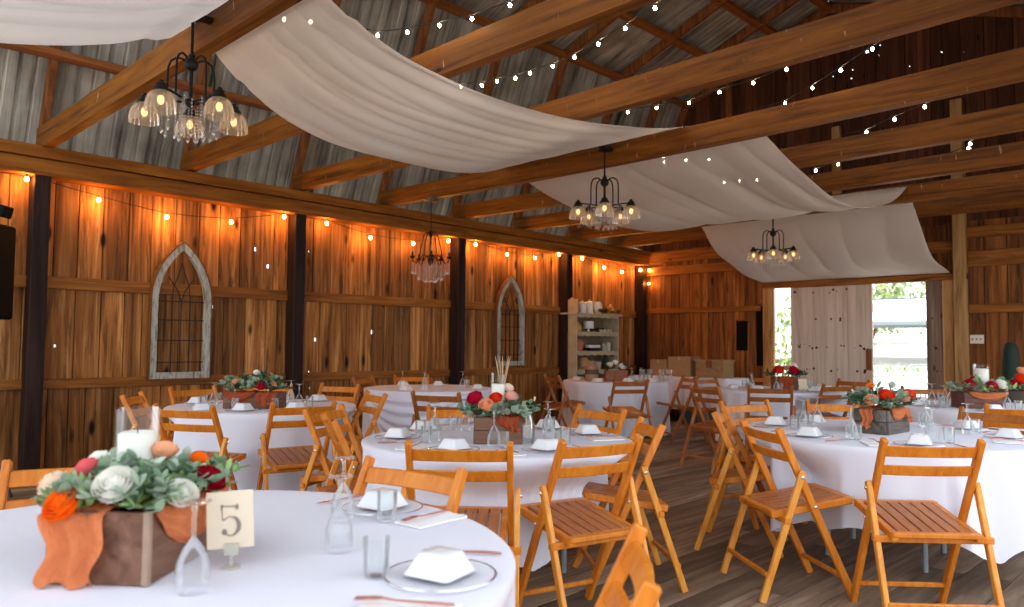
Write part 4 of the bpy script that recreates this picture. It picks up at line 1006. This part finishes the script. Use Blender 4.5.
# ---------------------------------------------------------------- string lights
def string(label, bulbs, ends, mat, r, sag=.05, group=None):
    t = thing('string_light', label, 'string light', bulbs[0]); o = Vector(bulbs[0])
    pts = []
    anchors = [Vector(ends[0])] + [Vector(b) + Vector((0, 0, r*2.3)) for b in bulbs] + [Vector(ends[1])]
    for p, q in zip(anchors, anchors[1:]):
        for i in range(6):
            s = i/6; v = p.lerp(q, s); v.z -= sag*(q-p).length*s*(1-s)*.6; pts.append(v-o)
    pts.append(anchors[-1]-o)
    MB().tube(pts, .004, 6).build('cable', M['cable'], t, smooth=60)
    for b in bulbs:
        v = Vector(b)-o
        g = MB().lathe([(0, -r*1.25), (r*.6, -r*1.05), (r, -r*.3), (r*.9, r*.3), (r*.45, r*.95), (r*.4, r*1.1)], 10, v).build('bulb', mat, t, smooth=180)
        MB().lathe([(r*.5, r*.95), (r*.55, r*1.6), (r*.3, r*2.5), (0, r*2.6)], 8, v).build('socket', M['cable'], t)
    return t
W8 = [(1.82,2.80),(2.45,2.69),(3.12,2.60),(3.83,2.63),(4.48,2.77),(5.06,2.76),(5.71,2.65),(6.41,2.64),(7.04,2.74),(7.57,2.74),(8.22,2.65),(8.84,2.65),(9.42,2.75),(10.02,2.74),(10.62,2.63),(11.14,2.59),(11.70,2.67)]
string('string of warm glowing bulbs along the top of the left board wall', [(x, 8.33, z) for x, z in W8], ((.9, 8.30, 2.82), (11.78, 8.28, 2.8)), M['bulb'], .018, .08)
string('short string of warm bulbs in the far corner of the end wall', [(11.84, 8.22, 2.66), (11.84, 8.24, 2.42)], ((11.86, 7.9, 2.8), (11.86, 8.28, 2.2)), M['bulb'], .013)
string('pale string lights above the nearest fabric swag, first tie beam bay', [(2.29,4.67,3.40),(2.41,4.55,3.40),(2.58,4.5,3.42),(2.99,4.32,3.40),(3.10,4.13,3.40),(3.21,3.92,3.42),(3.26,3.65,3.40),(3.32,3.36,3.42)], ((1.96,4.9,3.32), (3.4,2.6,3.5)), M['bulb_small'], .0115)
string('pale string lights running over the roof in front of the third tie beam', [(4.09,4.71,3.40),(4.18,4.55,3.40),(4.20,4.39,3.40),(4.25,4.23,3.40),(4.25,4.07,3.40),(4.26,3.84,3.40),(4.23,3.60,3.40),(4.16,3.32,3.40),(4.07,3.02,3.40),(3.95,2.70,3.40)], ((4.1,5.2,3.5), (3.8,2.2,3.5)), M['bulb_small'], .0115)
string('pale string lights before the gable, in front of the fourth tie beam', [(5.59,4.12,3.40),(5.67,3.86,3.40),(5.74,3.57,3.40),(5.66,3.23,3.40),(5.65,2.92,3.40),(5.54,2.59,3.40),(5.42,2.27,3.40)], ((5.6,4.6,3.5), (5.3,1.9,3.5)), M['bulb_small'], .0115)
string('pale string lights before the gable, beyond the fourth tie beam', [(6.32,2.97,3.40),(6.09,2.63,3.40),(5.84,2.30,3.40),(5.57,1.97,3.40)], ((6.6,3.4,3.5), (5.5,1.6,3.5)), M['bulb_small'], .0115)
string('pale string lights over the second fabric swag', [(7.23,4.83,3.40),(7.42,4.95,3.40),(7.52,4.72,3.40),(7.68,4.52,3.40),(8.88,5.01,3.40),(8.94,4.82,3.40),(9.06,4.64,3.40),(9.03,3.87,3.40),(8.88,3.54,3.40)], ((7.0,5.2,3.5), (8.8,3.1,3.5)), M['bulb_small'], .0135)
string('pale string lights right of the second fabric swag, highest row', [(7.73,2.80,3.40),(7.46,2.45,3.40),(7.25,2.13,3.40)], ((8.0,3.1,3.5), (7.1,1.8,3.45)), M['bulb_small'], .0135)
string('pale string lights below the far tie beams at the right', [(9.08,2.25,3.40),(8.90,2.19,3.40),(8.61,1.91,3.40)], ((9.3,2.6,3.4), (8.4,1.6,3.4)), M['bulb_small'], .0135)

# ---------------------------------------------------------------- ceiling fabric
def interp(tab, u):
    for (a, za), (b, zb) in zip(tab, tab[1:]):
        if u <= b:
            s = (u-a)/(b-a); return za+(zb-za)*s
    return tab[-1][1]
def smooth_tab(tab, u):
    h = .035; return sum(interp(tab, min(1, max(0, u+h*q))) for q in (-2,-1,0,1,2))/5 if .07 < u < .93 else interp(tab, u)
def fabric(label, x0, x1, ya, yb, tab, seed, rsag=.0, nf=5, amp=.05):
    """strip of sheer cloth between two beams; ya/yb = (left, right) edge at each end; the folds run along the strip"""
    rn = random.Random(seed); rows = []
    fs = [(rn.uniform(1.0, 3.2)*nf/5, rn.uniform(0, 6.28), rn.uniform(.35, 1)) for _ in range(5)]
    nu, nv = 60, 110
    for i in range(nu+1):
        u = i/nu; row = []; base = smooth_tab(tab, u)
        for j in range(nv+1):
            v = j/nv
            yl = ya[0]+(yb[0]-ya[0])*u; yr = ya[1]+(yb[1]-ya[1])*u
            f = 0
            for q, p, a in fs:
                ss = math.sin(2*PI*q*(v+.10*math.sin(PI*u)*math.sin(3*v+p)) + p)
                f += a*(1-abs(ss))**2.6
            bell = math.sin(PI*min(1, max(0, u)))**.6
            z = base + (amp*(f-1.0)*bell if 0 < u < 1 else 0) - rsag*v*4*u*(1-u)*.25
            if j in (0, nv): z += .012*bell
            row.append((x0+(x1-x0)*u, yl+(yr-yl)*v + .02*math.sin(u*9+v*3)*bell, z))
        rows.append(row)
    return tag(MB().grid(rows).build('fabric_swag', M['sheer'], smooth=180), label, 'draped fabric')
fabric('ivory sheer fabric swag nearest to us, cut off at the upper left corner', -2.2, 1.955, (4.75,2.7), (4.75,2.9), [(0,3.305),(.3,2.75),(.5,2.72),(.75,2.86),(.83,2.95),(.9,3.04),(.95,3.13),(1,3.318)], 1)
fabric('large ivory sheer fabric swag sagging between the first and fourth tie beams', 1.96, 5.965, (4.75,3.5), (6.0,3.72), [(0,3.318),(.02,3.15),(.1,2.96),(.22,2.84),(.34,2.80),(.51,2.83),(.67,2.91),(.85,3.07),(1,3.272)], 2, -.4, 3.2, .055)
fabric('ivory sheer fabric swag between the fourth and seventh tie beams', 6.03, 9.885, (6.0,3.1), (6.03,3.1), [(0,3.23),(.04,3.14),(.12,3.02),(.26,2.9),(.43,2.79),(.62,2.80),(.85,2.96),(1,3.248)], 3, 0, 4, .045)
fabric('farthest ivory sheer fabric falling from the seventh tie beam to the door lintel', 9.95, 11.86, (6.03,3.1), (5.99,3.2), [(0,3.21),(.05,3.03),(.27,2.68),(.62,2.43),(1,2.325)], 4, 0, 4, .03)

# ---------------------------------------------------------------- light
w = bpy.data.worlds.new('world'); scene.world = w; w.use_nodes = True
bg = w.node_tree.nodes['Background']; bg.inputs[0].default_value = (.86,.93,1.,1); bg.inputs[1].default_value = 1.45
sun = bpy.data.lights.new('sun', 'SUN'); sun.energy = 7.; sun.angle = .02; sun.color = (1,.95,.86)
so = bpy.data.objects.new('sun', sun); COL.objects.link(so)
so.rotation_euler = Vector((-.25, -.45, -.86)).to_track_quat('-Z', 'Y').to_euler()
scene.view_settings.view_transform = 'Standard'; scene.view_settings.look = 'None'
scene.view_settings.exposure = 0.93; scene.view_settings.gamma = 1; scene.view_settings.use_curve_mapping = False
# ---------------------------------------------------------------- arched window frames
M['distressed'] = wood('distressed_grey_paint', (.13,.10,.07), (.40,.39,.33), (.55,.54,.48), 'Z', 30, 6., 0, .05, .8, .35, .3)
def arch(label, cx, z0, w, hs, ht, y):
    t = thing('arched_frame', label, 'arched window frame', (cx, y, z0))
    def path(d):
        ww = w-d; c = ((ht-hs)**2 - w*w)/(2*w); R = w+c-d
        a1 = math.acos(min(1, c/R)); pts = [(-ww, d)]
        for i in range(15):
            a = a1*i/14; pts.append((c-R*math.cos(a) if True else 0, hs+R*math.sin(a)))
        return pts + [(-x, z) for x, z in reversed(pts[:-1])]
    def strip(d0, d1, y0, y1):
        o, n_ = path(d0), path(d1); rows = []
        for (a, b), (c_, e) in zip(o, n_): rows.append([(a, y0, b), (c_, y0, e), (c_, y1, e), (a, y1, b)])
        rows.append(rows[0]); return MB().grid(rows, closed=True)
    strip(.012, .078, -.03, .03).build('frame', M['distressed'], t, smooth=30)
    strip(0, .012, -.034, .034).build('outer_edge', M['rafter'], t, smooth=30)
    mb = MB()
    for x in (-w*.29, w*.29): mb.bar((x, 0, .07), (x, 0, hs+.05), .012, .012, up=(0,1,0))
    for q in (.22, .5, .76, 1.0): mb.bar((-w+.07, 0, hs*q), (w-.07, 0, hs*q), .012, .012)
    for s in (-1, 1):
        mb.tube([(s*w*.29, 0, hs+.04), (s*w*.25, 0, hs+.16), (s*w*.1, 0, hs+.30), (0, 0, hs+.42)], .006, 6)
        mb.tube([(0, 0, hs), (-s*w*.12, 0, hs+.12), (-s*w*.38, 0, hs+.24), (-s*w*.42, 0, hs+.27)], .006, 6)
    mb.tube([(0, 0, .07), (0, 0, hs)], .006, 6)
    mb.build('iron_grille', M['iron'], t)
    return t
arch('large weathered arched window frame hung on the left wall, nearer of two', 3.335, .865, .33, .84, 1.50, 8.415)
arch('narrow looking arched window frame on the left wall, farther of two', 8.38, .93, .31, .80, 1.41, 8.415)
# ---------------------------------------------------------------- loudspeaker at the left edge
t = thing('loudspeaker', 'black loudspeaker cut off by the left picture edge', 'loudspeaker', (1.36, 7.70, 1.45), r45)
MB().box(-.2, .2, -.16, .18, 0, .80).build('cabinet', M['black_plastic'], t, bevel=.02)
MB().box(-.18, .18, -.168, -.161, .03, .77).build('grille', simple('speaker_mesh', (.02,.02,.02), .8, .3), t)
MB().box(-.03, .03, -.18, -.161, .1, .12).build('handle', M['black'], t)
t = thing('speaker_stand', 'black tripod stand under the loudspeaker at the left edge', 'speaker stand', (1.36, 7.70, 0), r45)
MB().tube([(0, 0, .12), (0, 0, 1.45)], .018, 10).build('pole', M['black'], t)
for k in range(3):
    a = 2*PI*k/3 - .35
    MB().tube([(.03*math.cos(a), .03*math.sin(a), .72), (.50*math.cos(a), .50*math.sin(a), .012)], .013, 8).build('leg', M['black'], t)
MB().lathe([(.03, .66), (.03, .74), (.022, .75)], 12).build('collar', M['black'], t)
t = thing('spot_lamp', 'black clip lamp above the loudspeaker at the left edge', 'lamp', (1.41, 7.66, 2.34), r45)
MB().box(-.18, .16, -.06, .06, .0, .10, Matrix.Rotation(.25, 4, 'Y')).build('housing', M['black_plastic'], t, bevel=.01)
MB().box(-.02, .02, -.02, .02, -.095, .02).build('bracket', M['black'], t)
MB().box(-.15, .12, -.066, -.061, .02, .08, Matrix.Rotation(.25, 4, 'Y')).build('lens', simple('lamp_lens', (.06,.06,.06), .2), t)
# ---------------------------------------------------------------- shelf unit with its things
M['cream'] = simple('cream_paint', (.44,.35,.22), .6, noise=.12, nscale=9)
M['cream_in'] = simple('recess_shade_cream', (.17,.11,.06), .7, noise=.2, nscale=7)  # back panel colour darkened to stand for shade inside the shelves
t = thing('shelf_unit', 'tall cream painted shelf unit against the left wall near the corner', 'shelf unit', (10.2, 8.29, 0))
for s in (-1, 1): MB().box(s*.56-.015, s*.56+.015, -.17, .17, 0, 1.80).build('side_panel', M['cream'], t, bevel=.003)
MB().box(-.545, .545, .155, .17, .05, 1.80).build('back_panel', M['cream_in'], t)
SZ = [.10, .52, .86, 1.17, 1.49, 1.80]
for z in SZ: MB().box(-.545 if z < 1.8 else -.62, .545 if z < 1.8 else .62, -.18 if z < 1.8 else -.22, .15, z-.028, z).build('shelf_board', M['cream'], t, bevel=.003)
mb = MB()
for z in SZ[2:]:
    pts = [(-.545, 0), (-.545, -.03)]
    for i in range(1, 24): pts.append((-.545+1.09*i/24, -.03-.02*abs(math.sin(i*PI/4))))
    pts += [(.545, -.03), (.545, 0)]
    mb.prism(pts, Matrix.Translation((0, -.172, z-.028)) @ Matrix.Rotation(PI/2, 4, 'X'), .008)
mb.build('scalloped_trim', M['cream'], t)
MB().box(-.58, -.56, -.2, .15, 1.80, 2.02).build('gallery_end', M['cream'], t, bevel=.003)
def put(name, label, cat, x, z, prof, col, rough=.4, y=8.24, n=18, group=None):
    o = MB().lathe(prof, n).build(name, simple(name+'_%d' % len(bpy.data.materials), col, rough, noise=.1), smooth=40, loc=(x, y, z))
    return tag(o, label, cat, group)
T_ = 1.80
def jug(x, z, s, label, col, y=8.24):
    t = thing('jug', label, 'jug', (x, y, z)); m = simple('jug_glaze_%d' % len(bpy.data.materials), col, .35)
    MB().lathe([(0, 0), (.06*s, 0), (.085*s, .05*s), (.085*s, .11*s), (.055*s, .17*s), (.06*s, .21*s), (.052*s, .21*s), (.045*s, .17*s), (0, .15*s)], 18).build('body', m, t, smooth=40)
    MB().tube([(.058*s, 0, .19*s), (.11*s, 0, .18*s), (.13*s, 0, .13*s), (.11*s, 0, .075*s), (.08*s, 0, .06*s)], .011*s, 8).build('handle', m, t, smooth=60)
put('canister', 'white canister on top of the shelf unit, left of two', 'canister', 9.92, T_, [(.0,0),(.07,0),(.07,.16),(.075,.165),(.05,.19),(.012,.20),(.012,.22),(0,.22)], (.72,.70,.64))
put('canister', 'white canister on top of the shelf unit, right of two', 'canister', 10.10, T_, [(.0,0),(.07,0),(.07,.18),(.075,.185),(.05,.21),(.012,.22),(.012,.24),(0,.24)], (.74,.72,.66))
jug(10.32, T_, 1., 'white jug with ring handle on top of the shelf unit', (.75,.73,.67))
put('gourd', 'orange gourd on top of the shelf unit at the right end', 'gourd', 10.68, T_, [(0,0),(.07,.01),(.085,.06),(.06,.11),(.035,.15),(.02,.18),(0,.185)], (.55,.24,.05), .6)
t = thing('posy_jar', 'little jar with red blooms on the left top of the shelf unit', 'jar', (9.72, 8.24, T_))
MB().lathe([(0,0),(.04,0),(.045,.06),(.03,.1),(.034,.12),(0,.11)], 14).build('jar', M['glass'], t, smooth=40)
mb = MB()
for i in range(5): mb.ball((.05*math.cos(i*1.3), .04*math.sin(i*1.3), .18+.02*(i % 3)), .035, 8, 5)
mb.build('blooms', island('red_white_blooms', [(.5,.04,.02),(.7,.5,.4)], .7), t, smooth=180)
o = greens(31, .5, .12, .04, 22, .05, 0).build('garland', M['leaf_dark'], smooth=180, loc=(10.42, 8.10, T_)); tag(o, 'dark green garland lying along the front edge of the shelf top', 'garland', None, 'stuff')
z = 1.49
put('gourd', 'yellow gourd on the upper shelf of the shelf unit', 'gourd', 9.78, z, [(0,0),(.075,.01),(.09,.06),(.07,.12),(.03,.16),(0,.17)], (.55,.32,.05), .6)
t = thing('cake_stand', 'white cake stand on the upper shelf of the shelf unit', 'cake stand', (10.06, 8.22, z))
MB().lathe([(0,0),(.07,0),(.02,.015),(.015,.05),(.10,.058),(.105,.068),(0,.07)], 20).build('stand', M['china'], t, smooth=40)
t = thing('cake', 'white round cake on the stand of the upper shelf', 'cake', (10.06, 8.22, z+.0705))
MB().lathe([(0,0),(.085,0),(.088,.01),(.088,.10),(.08,.11),(0,.112)], 24).build('icing', simple('icing', (.78,.70,.64), .6), t, smooth=40)
put('bowl', 'dark bowl at the right of the upper shelf', 'bowl', 10.36, z, [(0,0),(.05,0),(.10,.05),(.11,.07),(.10,.07),(.05,.015),(0,.012)], (.04,.035,.03))
for i in range(4): put('cup', 'small cream cup at the front of the upper shelf', 'cup', 10.30+.09*i, z, [(0,0),(.022,0),(.030,.045),(.027,.045),(.02,.006),(0,.005)], (.55,.48,.38), y=8.15, group='cups on the upper shelf')
z = 1.17
put('pot', 'terracotta pot on the middle shelf of the shelf unit', 'pot', 9.82, z, [(0,0),(.07,0),(.095,.12),(.10,.15),(.085,.15),(.06,.02),(0,.015)], (.50,.16,.07), .7)
put('bowl', 'rust coloured bowl stacked behind on the middle shelf', 'bowl', 9.90, z, [(0,0),(.06,0),(.11,.06),(.12,.2),(.11,.2),(.05,.02),(0,.015)], (.35,.12,.06), .7, y=8.36)
t = thing('platter', 'white oblong platter on a dark stand, middle shelf', 'platter', (10.15, 8.2, z))
MB().box(-.14, .14, -.06, .06, .05, .10).build('dish', M['china'], t, bevel=.01); MB().box(-.10, .10, -.04, .04, 0, .05).build('foot', M['black'], t)
put('basket', 'dark low basket at the back of the middle shelf', 'basket', 10.35, z, [(0,0),(.10,0),(.13,.1),(.12,.1),(.09,.01),(0,.01)], (.05,.03,.02), .8, y=8.34)
put('jar', 'cream jar on the middle shelf, left of two', 'jar', 10.50, z, [(0,0),(.045,0),(.05,.09),(.03,.11),(.035,.13),(0,.13)], (.50,.42,.30))
put('jar', 'cream jar on the middle shelf, right of two', 'jar', 10.62, z, [(0,0),(.04,0),(.045,.12),(.03,.14),(.033,.15),(0,.15)], (.52,.46,.36))
z = .86
put('straw_hat', 'straw hat on the lower shelf of the shelf unit', 'hat', 9.95, z, [(0,.20),(.07,.195),(.10,.15),(.11,.05),(.19,.02),(.2,.0),(.18,0),(.10,.03),(.09,.14),(.05,.18)], (.42,.25,.11), .9)
put('cup', 'pale cup on the lower shelf of the shelf unit', 'cup', 10.33, z, [(0,0),(.05,0),(.07,.12),(.065,.12),(.045,.01),(0,.01)], (.50,.38,.32))
put('vase', 'dark green vase on the lower shelf of the shelf unit', 'vase', 10.56, z, [(0,0),(.06,0),(.09,.10),(.04,.2),(.05,.24),(0,.23)], (.04,.07,.04))
z = .52
put('crock', 'cream crock on the bottom shelf of the shelf unit', 'crock', 9.85, z, [(0,0),(.08,0),(.09,.1),(.085,.2),(.07,.22),(.06,.2),(0,.19)], (.5,.43,.33))
# on the table before the shelf unit
t = thing('stoneware_jug', 'brown stoneware jug with a dark band on the shelf unit table', 'jug', (8.62, 6.98, .7535))
MB().lathe([(0,0),(.085,0),(.095,.03),(.095,.1)], 20).lathe([(.095,.17),(.09,.21),(.05,.25),(.055,.29),(.045,.29),(0,.24)], 20).build('body', simple('brown_stoneware', (.32,.19,.09), .5, noise=.15), t, smooth=40)
MB().lathe_open([(.0955,.1),(.0965,.135),(.0955,.17)], 20).build('band', simple('dark_band', (.07,.045,.03), .6), t, smooth=40)
for (x, y, s) in ((9.25, 6.55, 'nearest the flower box'), (9.33, 6.47, 'second from the flower box'), (9.46, 6.36, 'third from the flower box'), (9.54, 6.28, 'at the right end')):
    tag(MB().lathe_open([(.04, 0), (.042, .17), (.039, .17), (.037, .01), (0, .008)], 16).build('glass_jar', M['glass'], smooth=50, loc=(x, y, .7535)), 'tall clear glass jar on the shelf unit table, '+s, 'glass jar', 'glass jars on the shelf unit table')
# ---------------------------------------------------------------- boxes on the long table
M['carton'] = simple('brown_cardboard', (.34,.20,.09), .8, noise=.08)
M['wicker'] = wood('wicker_weave', (.16,.09,.04), (.36,.22,.10), (.46,.31,.15), 'Y', 60, 20., 0, .05, .8, .6, .5)
for nm, lb, y0, y1, h in (('cardboard_box', 'low brown cardboard box at the left of the long box table', 7.46, 7.80, .27), ('cardboard_box', 'taller brown cardboard box in the middle of the long box table', 6.99, 7.43, .33)):
    t = thing(nm, lb, 'box', (11.42, (y0+y1)/2, .7535)); w_ = (y1-y0)/2
    MB().box(-.17, .17, -w_, w_, 0, h).build('carton', M['carton'], t, bevel=.004)
    MB().box(-.172, .172, -.02, .02, h-.06, h+.001).build('tape', simple('tape_%s' % int(h*100), (.42,.30,.16), .4), t)
t = thing('wicker_basket', 'woven lidded basket at the right of the long box table', 'basket', (11.42, 6.63, .7535))
mb = MB()
for i in range(9): mb.box(-.17-.004*(i % 2), .17+.004*(i % 2), -.26-.004*(i % 2), .26+.004*(i % 2), .028*i+.001, .028*(i+1)-.001)
mb.build('woven_body', M['wicker'], t, bevel=.004)
MB().box(-.182, .182, -.275, .275, .253, .29).build('lid', M['wicker'], t, bevel=.008)
MB().box(-.19, -.183, -.05, .05, .16, .28).build('clasp', M['rafter'], t)
# ---------------------------------------------------------------- end wall details
t = thing('switch_plate', 'white three gang switch plate right of the pale post', 'switch', (XE-.001, 2.905, 1.40))
MB().box(-.012, 0, -.085, .085, -.06, .06).build('plate', simple('switch_white', (.72,.66,.55), .5), t, bevel=.003)
for k in (-1, 0, 1): MB().box(-.024, -.0125, k*.05-.008, k*.05+.008, -.012, .014).build('toggle', simple('toggle_%d' % k, (.25,.2,.15), .5), t)
t = thing('hanging_board', 'black board fixed to the end wall left of the doorway', 'board', (XE-.012, 6.40, 1.2)); MB().box(-.012, 0, -.10, .10, 0, .5).build('panel', M['black_plastic'], t); MB().box(-.02, 0, -.11, .11, .5, .52).build('ledge', M['rafter'], t)  # flat panel fixed against the wall boards, not suspended
t = thing('hanging_strip', 'black narrow strip hanging beside the left door jamb', 'strip', (XE-.015, 6.08, .95)); MB().box(-.015, 0, -.055, .055, 0, .98).build('strip', M['black_plastic'], t, bevel=.004); MB().box(-.02, 0, -.02, .02, .98, 1.02).build('hook', M['black'], t)
t = thing('fabric_bundle', 'dark green upright bundle standing by the end wall at the right edge', 'bundle', (11.2, 2.36, 0))
MB().lathe([(0,0),(.14,0),(.13,.5),(.10,1.0),(.085,1.25),(.06,1.34),(0,1.36)], 14).build('wrap', simple('dark_green_fabric', (.008,.022,.016), .8), t, smooth=60)
MB().tube([(.101, 0, .98), (0, .101, .98), (-.101, 0, .98), (0, -.101, .98), (.101, 0, .98)], .008, 6).build('tie', M['black'], t)
# ---------------------------------------------------------------- outside
struct(MB().box(XE+.14, 70, -40, 60, -.3, -.05).build('ground', simple('pale_gravel', (.40,.39,.36), .9, noise=.1, nscale=3)), 'bright gravel yard outside the doorway', 'yard')
struct(MB().add([(18,-20,-.049),(18,50,-.049),(70,50,2.6),(70,-20,2.6)], [(0,1,2,3)]).build('ground_slope', simple('pale_drive', (.46,.45,.43), .9, noise=.08, nscale=2)), 'bright slope rising beyond the yard', 'yard')
struct(MB().box(-40, -4.02, -40, 60, -.3, -.05).box(-4.02, XE+.14, -40, -3.02, -.3, -.05).box(-4.02, XE+.14, 8.7, 60, -.3, -.05).build('ground_near', simple('yard_soil', (.35,.31,.26), .9, noise=.1, nscale=3)), 'open yard around the barn', 'yard')
t = thing('canopy_tent', 'white canopy tent out in the bright yard, seen through the door gap', 'tent', (33.2, 11.0, .68))
wt = simple('tent_white', (.85,.86,.88), .7)
MB().add([(-2.6,-3.6,1.55),(2.6,-3.6,1.55),(2.6,3.6,1.55),(-2.6,3.6,1.55),(0,-1.6,2.55),(0,1.6,2.55)], [(0,1,4),(2,3,5),(1,2,5,4),(3,0,4,5)]).build('roof', wt, t)
MB().box(-2.62,-2.58,-3.6,3.6,1.42,1.57).box(2.58,2.62,-3.6,3.6,1.42,1.57).box(-2.6,2.6,-3.62,-3.58,1.42,1.57).box(-2.6,2.6,3.58,3.62,1.42,1.57).build('valance', simple('tent_grey', (.25,.29,.30), .7), t)
MB().bar((-.05,-1.6,2.56),(-.05,1.6,2.56),.06,.05).build('ridge_trim', simple('tent_dark', (.12,.14,.17), .7), t)
for sx in (-1, 1):
    for sy in (-1, 1): MB().tube([(sx*2.55, sy*3.55, -.1), (sx*2.55, sy*3.55, 1.5)], .03, 8).build('pole', wt, t)
def bush(label, x, y, z, s, seed, n=60, name='shrub', mat='leaf_sun', h=1., ls=.2):
    t = thing(name, label, 'shrub' if name == 'shrub' else 'tree', (x, y, z)); rn = random.Random(seed); mb = MB()
    for i in range(n*6):
        a = rn.uniform(0, 6.28); e = rn.uniform(0, 1)**.6; q = rn.uniform(.35, 1)
        p = Vector((q*math.cos(a)*math.sqrt(1-(e*.9)**2)*s, q*math.sin(a)*math.sqrt(1-(e*.9)**2)*s, .15*s + e*q*s*1.3*h))
        leaf(mb, p, (rn.uniform(-1,1), rn.uniform(-1,1), rn.uniform(-.6,.8)), (rn.uniform(-1,1), rn.uniform(-1,1), 1), s*ls, s*ls*.55, .2)
    mb.build('foliage', M[mat], t, smooth=180)
    mb = MB()
    for k in range(4): mb.tube([(0, 0, -.2), (.2*s*math.cos(k*1.6), .2*s*math.sin(k*1.6), .5*s*h), (.4*s*math.cos(k*1.6), .4*s*math.sin(k*1.6), .95*s*h)], [.03*s, .02*s, .008*s], 6)
    mb.build('branches', M['rafter'], t)
M['leaf_sun'] = island('sunlit_leaf', [(.30,.36,.14),(.18,.27,.10),(.42,.46,.22)], .6, .3)
bush('leafy green vine bush outside, seen through the slit left of the barn door panel', 15.2, 7.35, -.05, 1.15, 1, 120, h=1.4, ls=.13)
bush('sunlit tree behind the white tent', 48, 17.5, 1.3, 4.0, 2, 260, 'tree', ls=.09)
bush('sunlit tree beyond the yard, right of the tent', 44, 9.0, 1.2, 2.8, 5, 260, 'tree', ls=.09)
for i, (x, y, z, lb) in enumerate(((25.09,8.94,.30,'leftmost'),(25.4,8.63,.31,'second from the left'),(25.71,8.32,.33,'third from the left'),(26.0,8.0,.34,'rightmost'))):
    bush('small green tuft at the edge of the bright yard, %s of four' % lb, x, y, z+.08, .26, 10+i, 14, mat='leaf', ls=.3)
t = thing('lawn_chair', 'blue-grey lawn chair out in the yard at the right of the door gap', 'chair', (23.9, 7.25, .36), 2.)
bl = simple('blue_grey_canvas', (.25,.33,.45), .7)
MB().box(-.25,.25,-.25,.25,.38,.42).build('seat', bl, t); MB().bar((-.24,0,.40),(-.42,0,.92),.5,.03,up=(1,0,0)).build('backrest', bl, t)
for sx in (-1, 1):
    for sy in (-1, 1): MB().tube([(sx*.22, sy*.22, -.05), (sx*.22, sy*.22, .39)], .015, 6).build('leg', M['steel'], t)
